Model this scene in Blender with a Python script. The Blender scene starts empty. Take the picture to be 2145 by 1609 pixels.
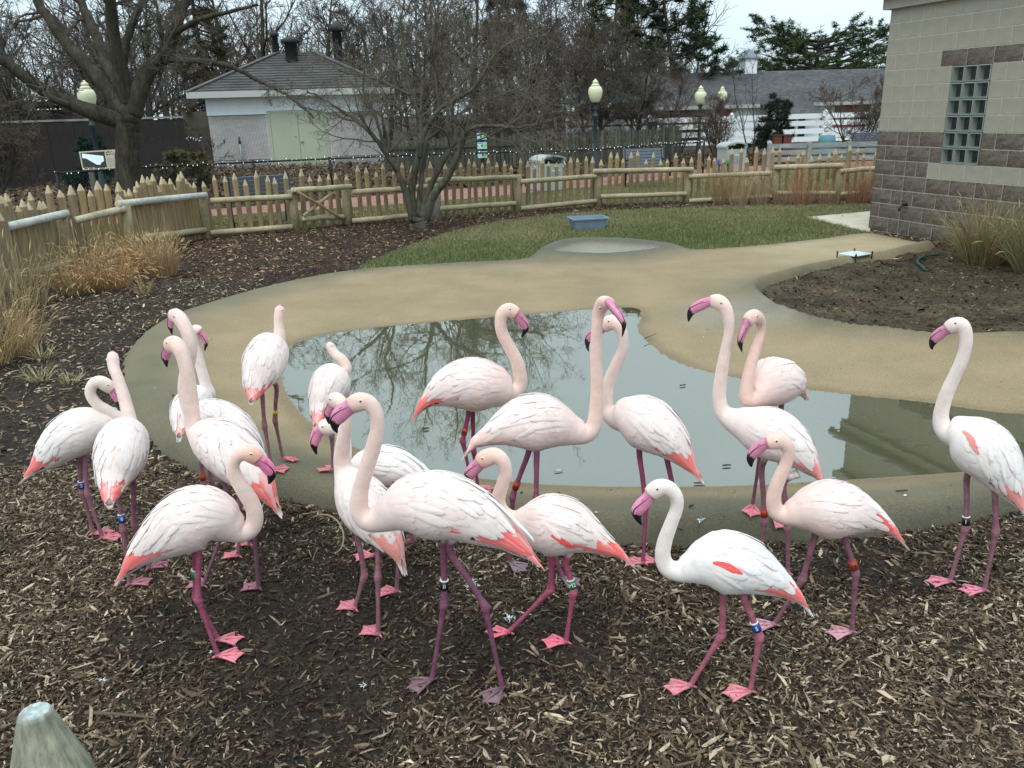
import bpy, math, random
import numpy as np
from mathutils import Vector, Matrix
rnd = random.Random(7); rng = np.random.default_rng(11)
S = bpy.context.scene; COL = S.collection
R_ = math.radians
# ---------------------------------------------------------------- camera
F_PX, TH, RO, H = 1735.0, 0.3198, 0.0301, 1.87
_r0 = np.array([1., 0, 0]); _u0 = np.array([0, math.sin(TH), math.cos(TH)])
FWD = np.array([0, math.cos(TH), -math.sin(TH)])
CR = math.cos(RO) * _r0 - math.sin(RO) * _u0
CU = math.cos(RO) * _u0 + math.sin(RO) * _r0
EYE = np.array([0, 0, H])
cam_d = bpy.data.cameras.new('camera'); cam = bpy.data.objects.new('camera', cam_d); COL.objects.link(cam)
cam_d.sensor_width = 36; cam_d.lens = 36 * F_PX / 2145; cam_d.clip_start = .05; cam_d.clip_end = 600
m = Matrix.Identity(4)
for i in range(3):
    m[i][0] = CR[i]; m[i][1] = CU[i]; m[i][2] = -FWD[i]; m[i][3] = EYE[i]
cam.matrix_world = m; S.camera = cam
# ---------------------------------------------------------------- sky, sun, exposure
SUN_EL, SUN_AZ = R_(58), R_(200)
W = bpy.data.worlds.new('World'); S.world = W; W.use_nodes = True
nt = W.node_tree; nt.nodes.clear()
out = nt.nodes.new('ShaderNodeOutputWorld'); bg = nt.nodes.new('ShaderNodeBackground')
sky = nt.nodes.new('ShaderNodeTexSky'); sky.sky_type = 'NISHITA'; sky.sun_disc = False
sky.sun_elevation = SUN_EL; sky.sun_rotation = SUN_AZ; sky.air_density = 1.0; sky.dust_density = 2.0; sky.ozone_density = 1.0
# overcast: the clear sky is veiled by an even layer of pale cloud, slightly mottled
tc = nt.nodes.new('ShaderNodeTexCoord'); no = nt.nodes.new('ShaderNodeTexNoise')
no.inputs['Scale'].default_value = 2.2; no.inputs['Detail'].default_value = 5; no.inputs['Roughness'].default_value = .55
mp = nt.nodes.new('ShaderNodeMapping'); mp.inputs['Scale'].default_value = (1, 1, 2.5)
nt.links.new(tc.outputs['Generated'], mp.inputs['Vector']); nt.links.new(mp.outputs['Vector'], no.inputs['Vector'])
cr = nt.nodes.new('ShaderNodeValToRGB')
cr.color_ramp.elements[0].position = .3; cr.color_ramp.elements[0].color = (7.6, 9.7, 10.9, 1)
cr.color_ramp.elements[1].position = .7; cr.color_ramp.elements[1].color = (9.6, 11.5, 12.3, 1)
nt.links.new(no.outputs['Fac'], cr.inputs['Fac'])
mx = nt.nodes.new('ShaderNodeMix'); mx.data_type = 'RGBA'; mx.inputs['Factor'].default_value = .82
nt.links.new(sky.outputs['Color'], mx.inputs['A']); nt.links.new(cr.outputs['Color'], mx.inputs['B'])
# an overcast sky is brighter overhead than at the horizon
sz = nt.nodes.new('ShaderNodeSeparateXYZ'); nt.links.new(tc.outputs['Generated'], sz.inputs[0])
mz = nt.nodes.new('ShaderNodeMath'); mz.operation = 'MULTIPLY_ADD'; mz.use_clamp = False; mz.inputs[1].default_value = .75; mz.inputs[2].default_value = 1.0
m0 = nt.nodes.new('ShaderNodeMath'); m0.operation = 'MAXIMUM'; m0.inputs[1].default_value = 0; nt.links.new(sz.outputs['Z'], m0.inputs[0]); nt.links.new(m0.outputs[0], mz.inputs[0])
vs = nt.nodes.new('ShaderNodeVectorMath'); vs.operation = 'SCALE'; nt.links.new(mx.outputs['Result'], vs.inputs[0]); nt.links.new(mz.outputs[0], vs.inputs['Scale'])
nt.links.new(vs.outputs[0], bg.inputs['Color']); bg.inputs['Strength'].default_value = .082
nt.links.new(bg.outputs['Background'], out.inputs['Surface'])
sl = bpy.data.lights.new('sun', 'SUN'); so = bpy.data.objects.new('sun', sl); COL.objects.link(so)
sl.energy = 1.1; sl.angle = R_(40); sl.color = (1, .97, .92)
_sd = Vector((math.sin(SUN_AZ) * math.cos(SUN_EL), math.cos(SUN_AZ) * math.cos(SUN_EL), math.sin(SUN_EL)))
so.rotation_euler = _sd.to_track_quat('Z', 'Y').to_euler(); so.location = (0, -5, 12)
S.view_settings.view_transform = 'Standard'; S.view_settings.look = 'None'
S.view_settings.exposure = 0.34; S.view_settings.gamma = 1; S.view_settings.use_curve_mapping = False
S.render.engine = 'CYCLES'; S.render.resolution_x = 1024; S.render.resolution_y = 768
# ---------------------------------------------------------------- helpers: where a sight line meets the ground, or a plane
def ray(x, y): return FWD + CR * (x - 1072.5) / F_PX - CU * (y - 804.5) / F_PX
def G(x, y, z=0.):
    d = ray(x, y); return EYE + d * (z - H) / d[2]
def PY(x, y, Y):
    d = ray(x, y); return EYE + d * Y / d[1]
def depth(p): return float((np.asarray(p) - EYE) @ FWD)
def spline(P, n=8, closed=False):
    P = np.asarray(P, float); N = len(P); o = []
    for i in range(N if closed else N - 1):
        if closed: a, b, c, d = P[i - 1], P[i], P[(i + 1) % N], P[(i + 2) % N]
        else: a, b, c, d = P[max(i - 1, 0)], P[i], P[i + 1], P[min(i + 2, N - 1)]
        t = np.linspace(0, 1, n, endpoint=False)[:, None]
        o.append(.5 * (2 * b + (c - a) * t + (2 * a - 5 * b + 4 * c - d) * t ** 2 + (3 * b - a - 3 * c + d) * t ** 3))
    if not closed: o.append(P[-1:])
    return np.concatenate(o)
def inpoly(X, Y, P):
    r = np.zeros(X.shape, bool); n = len(P)
    for i in range(n):
        x1, y1 = P[i][:2]; x2, y2 = P[(i + 1) % n][:2]
        if y1 == y2: continue
        r ^= ((y1 > Y) != (y2 > Y)) & (X < (x2 - x1) * (Y - y1) / (y2 - y1) + x1)
    return r
def pdist(X, Y, P):
    """signed distance to a closed polygon, positive inside"""
    d = np.full(X.shape, 1e9); n = len(P)
    for i in range(n):
        x1, y1 = P[i][:2]; x2, y2 = P[(i + 1) % n][:2]; ex, ey = x2 - x1, y2 - y1
        l = ex * ex + ey * ey
        if l < 1e-12: continue
        t = np.clip(((X - x1) * ex + (Y - y1) * ey) / l, 0, 1)
        d = np.minimum(d, (X - x1 - t * ex) ** 2 + (Y - y1 - t * ey) ** 2)
    d = np.sqrt(d); return np.where(inpoly(X, Y, P), d, -d)
def sstep(a, b, x):
    t = np.clip((x - a) / (b - a), 0, 1); return t * t * (3 - 2 * t)
def vnoise(x, y, s=1., seed=0):
    """cheap smooth 2-D noise, about -1..1"""
    r = np.random.default_rng(seed); o = 0; a = 1; x = x * s; y = y * s
    for k in range(3):
        p = r.uniform(0, 6.28, 8); th = r.uniform(0, 6.28, 4)
        for j in range(4):
            o = o + a * np.sin((x * math.cos(th[j]) + y * math.sin(th[j])) * (1 + .37 * j) + p[j] + 1.3 * np.sin(y * .7 + p[j + 4])) / 4
        x = x * 2.1; y = y * 2.1; a *= .5
    return o
# ---------------------------------------------------------------- helpers: objects
ORG = {}
def props(o, label=None, cat=None, group=None, kind=None):
    for k, v in (('label', label), ('category', cat), ('group', group), ('kind', kind)):
        if v: o[k] = v
    return o
def thing(name, loc, label, cat, group=None):
    o = bpy.data.objects.new(name, None); COL.objects.link(o); o.location = loc; o.empty_display_size = .1
    ORG[o.name] = np.array(loc, float); return props(o, label, cat, group)
class MB:
    """collects vertices, faces, tints and material slots into one mesh"""
    def __init__(s): s.V = []; s.Fq = []; s.Ft = []; s.C = []; s.mq = []; s.mt = []; s.n = 0; s.poly = []
    def add(s, v, q=None, t=None, c=(1, 1, 1), m=0):
        v = np.asarray(v, float).reshape(-1, 3); c = np.asarray(c, float)
        s.C.append(np.broadcast_to(c[:, :3] if c.ndim == 2 else c[:3], (len(v), 3)))
        s.V.append(v)
        if q is not None and len(q):
            q = np.asarray(q, int).reshape(-1, 4) + s.n; s.Fq.append(q); s.mq.append(np.full(len(q), m))
        if t is not None and len(t):
            t = np.asarray(t, int).reshape(-1, 3) + s.n; s.Ft.append(t); s.mt.append(np.full(len(t), m))
        s.n += len(v)
    def box(s, c, sx, sy, sz, rot=None, col=(1, 1, 1), m=0, taper=1.):
        v = np.array([[x, y, z] for z in (-.5, .5) for x, y in ((-.5, -.5), (.5, -.5), (.5, .5), (-.5, .5))]) * (sx, sy, sz)
        v[4:, :2] *= taper
        if rot is not None: v = v @ np.asarray(rot).T
        s.add(v + np.asarray(c), [[3, 2, 1, 0], [4, 5, 6, 7], [0, 1, 5, 4], [1, 2, 6, 5], [2, 3, 7, 6], [3, 0, 4, 7]], c=col, m=m)
    def bar(s, a, b, w, h, up=(0, 0, 1), col=(1, 1, 1), m=0):
        a = np.asarray(a, float); b = np.asarray(b, float); t = b - a; L = np.linalg.norm(t); t = t / L
        x = np.cross(t, up); x /= np.linalg.norm(x); z = np.cross(x, t)
        s.box((a + b) / 2, w, L, h, np.stack([x, t, z], 1), col, m)
    def tube(s, P, r, n=8, col=(1, 1, 1), m=0, cap=True, lat=None, k=1.):
        """swept round section; lat = first side vector, k = side radius factor"""
        P = np.asarray(P, float); N = len(P); r = np.broadcast_to(np.asarray(r, float), (N,)); k = np.broadcast_to(np.asarray(k, float), (N,))
        T = np.gradient(P, axis=0); T /= np.linalg.norm(T, axis=1)[:, None] + 1e-12
        if lat is None: lat = np.cross(T[0], (0, 0, 1) if abs(T[0][2]) < .9 else (1, 0, 0))
        A = np.zeros((N, 3)); a = np.asarray(lat, float)
        for i in range(N):
            a = a - T[i] * (a @ T[i]); a = a / (np.linalg.norm(a) + 1e-12); A[i] = a
        B = np.cross(A, T)
        th = np.arange(n) / n * 2 * math.pi
        v = P[:, None] + A[:, None] * (np.sin(th)[None, :, None] * (r * k)[:, None, None]) + B[:, None] * (np.cos(th)[None, :, None] * r[:, None, None])
        i = np.arange(N - 1)[:, None] * n; j = np.arange(n)[None]; j2 = (j + 1) % n
        q = np.stack([i + j, i + j2, i + n + j2, i + n + j], -1).reshape(-1, 4)
        c = np.asarray(col, float)
        if c.ndim == 2 and len(c) == N: c = np.repeat(c, n, 0)
        elif c.ndim == 3: c = c.reshape(-1, 3)
        vv = v.reshape(-1, 3); t = []
        if cap:
            vv = np.concatenate([vv, P[:1], P[-1:]])
            if c.ndim == 2: c = np.concatenate([c, c[:1], c[-1:]])
            b = N * n; jj = np.arange(n); t = np.concatenate([np.stack([np.full(n, b), (jj + 1) % n, jj], -1), np.stack([np.full(n, b + 1), (N - 1) * n + jj, (N - 1) * n + (jj + 1) % n], -1)])
        s.add(vv, q, t, c, m); return v, A, B, T
    def tubes(s, P, Rr, n=4, col=(1, 1, 1), m=0):
        """many swept polylines at once: P (N,K,3), Rr (N,K)"""
        N, K = P.shape[:2]
        if N == 0: return
        T = np.gradient(P, axis=1); T /= np.linalg.norm(T, axis=2)[..., None] + 1e-12
        mt = T.mean(1); ref = np.where(np.abs(mt[:, 2:3]) < .8, [[0, 0, 1.]], [[1., 0, 0]])
        A = np.cross(T, ref[:, None]); A /= np.linalg.norm(A, axis=2)[..., None] + 1e-12; B = np.cross(A, T)
        th = np.arange(n) / n * 2 * math.pi
        v = P[:, :, None] + (A[:, :, None] * np.cos(th)[:, None] + B[:, :, None] * np.sin(th)[:, None]) * Rr[:, :, None, None]
        b = (np.arange(N) * K * n)[:, None, None]; i = np.arange(K - 1)[None, :, None] * n; j = np.arange(n)[None, None]; j2 = (j + 1) % n
        q = np.stack([b + i + j, b + i + n + j, b + i + n + j2, b + i + j2], -1).reshape(-1, 4)
        c = np.asarray(col, float)
        if c.ndim == 2: c = np.repeat(c, K * n, 0)
        s.add(v.reshape(-1, 3), q, c=c, m=m)
    def lathe(s, prof, c=(0, 0, 0), n=16, col=(1, 1, 1), m=0, sx=1., sy=1.):
        p = np.asarray(prof, float); th = np.arange(n) / n * 2 * math.pi; K = len(p)
        v = np.stack([p[:, 0:1] * np.cos(th) * sx, p[:, 0:1] * np.sin(th) * sy, np.repeat(p[:, 1:2], n, 1)], -1).reshape(-1, 3) + np.asarray(c)
        i = np.arange(K - 1)[:, None] * n; j = np.arange(n)[None]; j2 = (j + 1) % n
        s.add(v, np.stack([i + j, i + j2, i + n + j2, i + n + j], -1).reshape(-1, 4), c=col, m=m)
    def prism(s, P, z0, z1, col=(1, 1, 1), m=0):
        P = np.asarray(P, float)[:, :2]; n = len(P)
        s.add(np.concatenate([np.c_[P, np.full(n, z0)], np.c_[P, np.full(n, z1)]]), [[i, (i + 1) % n, n + (i + 1) % n, n + i] for i in range(n)], c=col, m=m)
        s.poly.append((list(range(s.n - n, s.n)), m)); s.poly.append((list(range(s.n - 2 * n, s.n - n))[::-1], m))
    def mesh(s, name, mats, smooth=True, off=None):
        me = bpy.data.meshes.new(name)
        V = np.concatenate(s.V) if s.V else np.zeros((0, 3)); Cc = np.concatenate(s.C)
        if off is not None: V = V - off
        q = np.concatenate(s.Fq) if s.Fq else np.zeros((0, 4), int); t = np.concatenate(s.Ft) if s.Ft else np.zeros((0, 3), int)
        pl = [p for p, _ in s.poly]
        lt = np.concatenate([np.full(len(q), 4), np.full(len(t), 3), np.array([len(p) for p in pl], int)]).astype(int)
        lv = np.concatenate([q.ravel(), t.ravel()] + [np.array(p) for p in pl]).astype(int)
        me.vertices.add(len(V)); me.vertices.foreach_set('co', V.ravel())
        me.loops.add(len(lv)); me.loops.foreach_set('vertex_index', lv)
        me.polygons.add(len(lt)); me.polygons.foreach_set('loop_start', np.concatenate([[0], np.cumsum(lt)[:-1]])); me.polygons.foreach_set('loop_total', lt)
        mi = np.concatenate(s.mq + s.mt + [np.array([mm for _, mm in s.poly], int)]) if (s.mq or s.mt or s.poly) else []
        for x in (mats if isinstance(mats, (list, tuple)) else [mats]): me.materials.append(x)
        me.polygons.foreach_set('material_index', np.asarray(mi, int)); me.polygons.foreach_set('use_smooth', np.full(len(lt), smooth))
        a = me.color_attributes.new('Col', 'FLOAT_COLOR', 'POINT'); a.data.foreach_set('color', np.c_[Cc, np.ones(len(Cc))].ravel())
        me.update(calc_edges=True); me.validate(); return me
    def build(s, name, mats, parent=None, smooth=True, loc=None):
        off = ORG[parent.name] if parent is not None else (np.zeros(3) if loc is None else np.asarray(loc, float))
        o = bpy.data.objects.new(name, s.mesh(name, mats, smooth, off)); COL.objects.link(o)
        if parent is not None: o.parent = parent
        else: o.location = off
        ORG[o.name] = off; return o
def inst(name, me, parent, loc, rot=(0, 0, 0), scale=(1, 1, 1)):
    """a piece that shares a mesh, placed under its thing (world location)"""
    o = bpy.data.objects.new(name, me); COL.objects.link(o); o.parent = parent
    o.location = np.asarray(loc, float) - (ORG[parent.name] if parent is not None else 0); o.rotation_euler = rot; o.scale = scale; return o
def copy_tree(o, loc, rot=None, scale=None):
    c = o.copy(); COL.objects.link(c); c.location = loc; ORG[c.name] = np.array(loc, float)
    if rot is not None: c.rotation_euler = rot
    if scale is not None: c.scale = scale
    def rec(a, b):
        for ch in a.children:
            d = ch.copy(); COL.objects.link(d); d.parent = b; rec(ch, d)
    rec(o, c); return c
# ---------------------------------------------------------------- materials
def mat(name, col=(1, 1, 1), rough=.7, tint=True, n1=None, n2=None, bump=None, metal=0., spec=.3, coord='Object', alpha=None, emit=None, wave=None, sheen=0.):
    """principled material; colour = col x vertex tint x noise layers.
    n = (scale, lo, hi[, detail]) multiplies by a ramp between two greys or colours; bump = (scale, strength, dist)"""
    M = bpy.data.materials.new(name); M.use_nodes = True; t = M.node_tree; N = t.nodes; L = t.links
    b = N['Principled BSDF']; b.inputs['Roughness'].default_value = rough; b.inputs['Metallic'].default_value = metal
    b.inputs['Specular IOR Level'].default_value = spec
    if sheen: b.inputs['Sheen Weight'].default_value = sheen
    tc = N.new('ShaderNodeTexCoord')
    c = N.new('ShaderNodeRGB'); c.outputs[0].default_value = (*col, 1); cur = c.outputs[0]
    def mul(a, bb):
        x = N.new('ShaderNodeMix'); x.data_type = 'RGBA'; x.blend_type = 'MULTIPLY'; x.inputs['Factor'].default_value = 1
        L.new(a, x.inputs['A']); L.new(bb, x.inputs['B']); return x.outputs['Result']
    if tint:
        a = N.new('ShaderNodeAttribute'); a.attribute_name = 'Col'; cur = mul(cur, a.outputs['Color'])
    def noise(sc, det=4, rg=.6, stretch=None):
        n = N.new('ShaderNodeTexNoise'); n.inputs['Detail'].default_value = det; n.inputs['Roughness'].default_value = rg
        mp = N.new('ShaderNodeMapping'); sc = sc if isinstance(sc, tuple) else (sc,) * 3; mp.inputs['Scale'].default_value = sc
        n.inputs['Scale'].default_value = 1
        L.new(tc.outputs[coord], mp.inputs['Vector']); L.new(mp.outputs['Vector'], n.inputs['Vector']); return n.outputs['Fac']
    for n in (n1, n2):
        if n:
            r = N.new('ShaderNodeValToRGB'); e = r.color_ramp.elements
            lo, hi = [(x,) * 3 if not isinstance(x, tuple) else x for x in n[1:3]]
            e[0].position = .32; e[0].color = (*lo, 1); e[1].position = .68; e[1].color = (*hi, 1)
            L.new(noise(n[0], n[3] if len(n) > 3 else 5), r.inputs['Fac']); cur = mul(cur, r.outputs['Color'])
    if wave:
        w = N.new('ShaderNodeTexWave'); mp = N.new('ShaderNodeMapping'); mp.inputs['Scale'].default_value = wave[0]
        w.inputs['Scale'].default_value = 1; w.inputs['Distortion'].default_value = wave[3]; w.inputs['Detail'].default_value = 3
        L.new(tc.outputs[coord], mp.inputs['Vector']); L.new(mp.outputs['Vector'], w.inputs['Vector'])
        r = N.new('ShaderNodeValToRGB'); e = r.color_ramp.elements; e[0].color = (*(wave[1],) * 3, 1); e[1].color = (*(wave[2],) * 3, 1)
        L.new(w.outputs['Fac'], r.inputs['Fac']); cur = mul(cur, r.outputs['Color'])
    L.new(cur, b.inputs['Base Color'])
    if bump:
        bp = N.new('ShaderNodeBump'); bp.inputs['Strength'].default_value = bump[1]; bp.inputs['Distance'].default_value = bump[2]
        L.new(noise(bump[0], 5), bp.inputs['Height']); L.new(bp.outputs['Normal'], b.inputs['Normal'])
    if emit:
        b.inputs['Emission Color'].default_value = (*emit[:3], 1); b.inputs['Emission Strength'].default_value = emit[3]
    return M
# ================================================================ THE SETTING
def gpoly(L, z=0.): return [tuple(G(x, y, z)[:2]) for x, y in L]
WZ = -.03
PO = np.array(gpoly([(258, 760), (262, 830), (300, 905), (380, 975), (460, 1012), (560, 1040), (720, 1080), (1000, 1117), (1300, 1141), (1600, 1139), (1850, 1122), (2145, 1066)])
              + [(3.6, 4.05), (4.9, 4.8), (5.5, 5.6), (5.2, 6.3)]
              + gpoly([(2145, 710), (1990, 713), (1850, 701), (1760, 690), (1680, 668), (1622, 642), (1598, 615), (1612, 598), (1660, 583), (1720, 567), (1800, 552), (1880, 540), (1962, 520), (1900, 505),
                       (1815, 491), (1700, 504), (1600, 515), (1500, 523), (1445, 524), (1390, 517), (1330, 509), (1260, 503), (1195, 504), (1150, 514), (1122, 536), (1080, 546), (980, 551), (830, 560), (700, 573), (560, 601), (420, 641), (340, 672), (298, 703), (270, 735)]))
PO = spline(PO, 4, True)
PS = spline(np.array(gpoly([(590, 775), (600, 742), (640, 712), (760, 690), (1000, 668), (1200, 652), (1322, 645), (1340, 662), (1332, 690), (1355, 718), (1420, 762), (1550, 795), (1700, 819), (1930, 843), (2145, 868)], WZ)
              + [(3.9, 4.95), (4.4, 4.85), (3.9, 4.4)] + gpoly([(2145, 973), (2010, 989), (1746, 1006), (1500, 1018), (1200, 1017), (1000, 1001), (900, 985), (800, 958), (700, 915), (640, 872), (604, 822)], WZ)), 4, True)
DISH = spline(np.array(gpoly([(1150, 537), (1172, 522), (1225, 513), (1330, 517), (1392, 525), (1362, 535), (1250, 543)])), 4, True)
LAWN = np.array(gpoly([(735, 577), (752, 566), (800, 546), (870, 515), (960, 486), (1080, 463), (1200, 449), (1350, 441), (1600, 434), (1829, 431), (1822, 446), (1790, 450), (1690, 458), (1745, 472), (1812, 489), (1800, 494), (1700, 508), (1600, 521), (1440, 530),
                       (1330, 516), (1260, 509), (1195, 510), (1160, 519), (1135, 540), (1080, 552), (980, 557), (830, 566)]))
DIRT = np.array(gpoly([(2145, 705), (1990, 708), (1850, 697), (1760, 686), (1684, 664), (1630, 638), (1608, 614), (1622, 602), (1664, 588), (1724, 572), (1804, 556), (1884, 544), (1966, 523)]) + [(6.6, 9.5), (9, 3), (6.5, 3.2), (5.9, 6.3)])
def pond_z(x, y):
    x = np.asarray(x, float); y = np.asarray(y, float)
    do = pdist(x, y, PO); ds = pdist(x, y, PS)
    zr = .045 + .075 * sstep(6.4, 4.2, y) 
    dry = np.maximum(-ds, 0); t = np.clip(do / (np.maximum(do, 0) + dry + 1e-6), 0, 1)
    z = WZ + (zr - WZ) * (1 - sstep(0, 1, t) * .5 - t * .5)
    z = z * np.where(z > 0, np.sqrt(sstep(-.02, .2, do)), 1)
    isl = -pdist(x, y, DIRT); z = z + .075 * np.exp(-((isl - .13) / .11) ** 2) * (do > 0) * sstep(.0, .1, do)
    z = np.where(ds > 0, WZ - .17 * (1 - np.exp(-ds / .55)) * sstep(0, .35, ds) - .035 * np.minimum(ds / .2, 1), z)
    dd = pdist(x, y, DISH); z = z + .055 * sstep(-.35, -.08, dd) * (dd < 0) * (do > 0) + (.055 - .15 * sstep(-.02, .26, dd)) * (dd >= 0)
    return np.where(do < 0, -np.minimum(.35, -do * 1.2), z)
def gz(x, y):
    x = np.asarray(x, float); y = np.asarray(y, float)
    return .010 * vnoise(x, y, 3.1, 3) * sstep(15, 11, y)
def top_z(x, y):
    x = np.asarray(x, float); y = np.asarray(y, float)
    return np.maximum(gz(x, y), np.where(pdist(x, y, PO) > 0, pond_z(x, y), -1))
def gtop(px, py):
    """where a sight line meets the ground, concrete included"""
    z = 0.
    for _ in range(6):
        p = G(px, py, z); z = float(top_z(p[0:1], p[1:2])[0])
    return G(px, py, z)
def grid(name, xs, ys, zf, mats, keep=None, colf=None, kind='structure', smooth=True):
    X, Y = np.meshgrid(xs, ys); Z = zf(X, Y); nx = len(xs)
    i = np.arange(len(ys) - 1)[:, None] * nx; j = np.arange(nx - 1)[None]
    q = np.stack([i + j, i + j + 1, i + nx + j + 1, i + nx + j], -1)
    if keep is not None:
        k = keep(X, Y); kq = k[:-1, :-1] | k[1:, :-1] | k[:-1, 1:] | k[1:, 1:]; q = q[kq]
    q = q.reshape(-1, 4); V = np.stack([X, Y, Z], -1).reshape(-1, 3)
    c = colf(X, Y).reshape(-1, 3) if colf else np.ones((len(V), 3))
    u, inv = np.unique(q, return_inverse=True)
    mb = MB(); mb.add(V[u], inv.reshape(-1, 4), c=c[u]); return props(mb.build(name, mats, smooth=smooth), kind=kind)
M_soil = mat('dark mulch soil', (.034, .026, .020), .95, False, n1=(2.3, .55, 1.5), n2=(38, .35, 1.75), bump=(60, 1., .02), spec=.15)
xs = np.concatenate([[-400, -120, -50, -25], np.arange(-13, 13.01, .1), [25, 50, 120, 400]]); ys = np.concatenate([[-60, -10], np.arange(0, 19.01, .1), [25, 40, 80, 160, 500]])
def gzh(X, Y):
    d = pdist(X, Y, PO); return np.where(d > .06, -.6, gz(X, Y))
grid('ground', xs, ys, gzh, M_soil)
# concrete basin: tan slope, grey weathered rim
def ccol(X, Y):
    d = pdist(X, Y, PO); ds = pdist(X, Y, PS); n = vnoise(X, Y, 1.6, 5) * .5 + .5; n2 = vnoise(X, Y, 5., 6) * .5 + .5
    tan = np.array([.285, .212, .122]); gry = np.array([.170, .148, .094]); pale = np.array([.42, .335, .205]); shade_dirt = np.array([.06, .055, .038]); pond = np.array([.30, .265, .15])
    c = np.broadcast_to(tan, X.shape + (3,)).copy(); lerp = lambda c, b, t: c + (b - c) * t[..., None]
    c = lerp(c, pale, sstep(2.5, 4.4, X) * sstep(8, 10, Y) * .8)
    c = lerp(c, gry, sstep(.75, .1, d + .25 * (n - .5)) * sstep(3.6, 1.2, X) * .9)
    c = lerp(c, gry * .9, sstep(.45, .05, d + .15 * (n - .5)) * .7)
    dd = pdist(X, Y, DISH)
    c = lerp(c, gry * .85, sstep(.75, .12, np.abs(dd) + .15 * n) * .85)
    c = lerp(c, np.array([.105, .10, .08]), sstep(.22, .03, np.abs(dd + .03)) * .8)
    c = lerp(c, np.array([.25, .24, .20]), sstep(.06, .13, dd) * .95)
    isl = pdist(X, Y, DIRT)
    c = lerp(c, np.array([.10, .088, .060]), sstep(.34, .06, -isl + .10 * n2) * sstep(5.3, 3.2, X + .12 * (Y - 8)) * .75 + sstep(.16, .03, -isl + .05 * n2) * .5)
    c = lerp(c, gry * .8, sstep(6.3, 5.2, Y) * sstep(.75, .3, d) * (.5 + .4 * n) * sstep(-.1, .35, -ds))
    c = lerp(c, shade_dirt, sstep(4.8, 4.2, Y) * sstep(.2, .02, d + .06 * n2) * .75)  # dark outer foot of the near rim: dirt, with its shade painted in
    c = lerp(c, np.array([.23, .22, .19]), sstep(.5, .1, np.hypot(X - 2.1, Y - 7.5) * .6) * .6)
    c = lerp(c, pond, sstep(-.02, .06, ds + .02 * (n2 - .5))); c = lerp(c, np.array([.27, .265, .15]), sstep(.1, .9, ds) * .85)
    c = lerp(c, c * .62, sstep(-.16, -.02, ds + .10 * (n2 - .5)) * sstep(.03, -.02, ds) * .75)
    return c * (.95 + .10 * n2)[..., None]
M_conc = mat('weathered concrete', (1, 1, 1), .78, True, n1=(1.7, (.86, .87, .84), (1.10, 1.07, 1.05), 8), n2=(110, .70, 1.24), bump=(220, .35, .006), spec=.3)
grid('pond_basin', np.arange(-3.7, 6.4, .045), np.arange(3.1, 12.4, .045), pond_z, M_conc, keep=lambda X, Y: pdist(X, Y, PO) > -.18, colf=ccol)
# water
Wm = bpy.data.materials.new('still pond water'); Wm.use_nodes = True; t = Wm.node_tree; t.nodes.clear()
o_ = t.nodes.new('ShaderNodeOutputMaterial'); mxs = t.nodes.new('ShaderNodeMixShader'); tr = t.nodes.new('ShaderNodeBsdfTransparent'); gl = t.nodes.new('ShaderNodeBsdfGlossy'); fr = t.nodes.new('ShaderNodeFresnel')
tr.inputs['Color'].default_value = (.80, .86, .74, 1); gl.inputs['Roughness'].default_value = .012; gl.inputs['Color'].default_value = (1, 1, .97, 1); fr.inputs['IOR'].default_value = 2.85
bp = t.nodes.new('ShaderNodeBump'); bn = t.nodes.new('ShaderNodeTexNoise'); bn.inputs['Scale'].default_value = 9; bn.inputs['Detail'].default_value = 2
tcn = t.nodes.new('ShaderNodeTexCoord'); t.links.new(tcn.outputs['Object'], bn.inputs['Vector'])
bp.inputs['Strength'].default_value = .012; bp.inputs['Distance'].default_value = .02; t.links.new(bn.outputs['Fac'], bp.inputs['Height'])
for n_ in (gl, fr): t.links.new(bp.outputs['Normal'], n_.inputs['Normal'])
t.links.new(fr.outputs[0], mxs.inputs[0]); df = t.nodes.new('ShaderNodeBsdfDiffuse'); df.inputs['Color'].default_value = (.30, .285, .165, 1); mu = t.nodes.new('ShaderNodeMixShader'); mu.inputs[0].default_value = .22   # turbid water
t.links.new(tr.outputs[0], mu.inputs[1]); t.links.new(df.outputs[0], mu.inputs[2]); t.links.new(mu.outputs[0], mxs.inputs[1]); t.links.new(gl.outputs[0], mxs.inputs[2]); t.links.new(mxs.outputs[0], o_.inputs['Surface'])
mb = MB(); xs_ = np.arange(-2.1, 4.7, .1); ys_ = np.arange(3.7, 8.2, .1)
grid('pond_water', xs_, ys_, lambda X, Y: np.full(X.shape, WZ), Wm, keep=lambda X, Y: pdist(X, Y, PS) > -.06)
# lawn, dirt bed, path and verge beyond the fence
M_turf = mat('turf floor', (.105, .105, .050), .95, False, n1=(1.6, (.7, .8, .7), (1.6, 1.35, 1.3)), n2=(30, .5, 1.5), bump=(80, 1, .02), spec=.1)
grid('lawn', np.arange(-1.9, 7.6, .08), np.arange(9.5, 17, .08), lambda X, Y: gz(X, Y) + .012, M_turf, keep=lambda X, Y: pdist(X, Y, LAWN) > -.02)
M_dirt = mat('bare damp dirt', (.088, .066, .042), .95, False, n1=(1.7, .45, 1.35), n2=(16, (.62, .6, .55), (1.35, 1.35, 1.3)), bump=(30, 1., .05), spec=.2)
grid('dirt_bed', np.arange(2.4, 9.1, .07), np.arange(2.9, 11.2, .07), lambda X, Y: gz(X, Y) + .014 + .02 * vnoise(X, Y, 4, 9), M_dirt, keep=lambda X, Y: pdist(X, Y, DIRT) > -.03)
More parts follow.
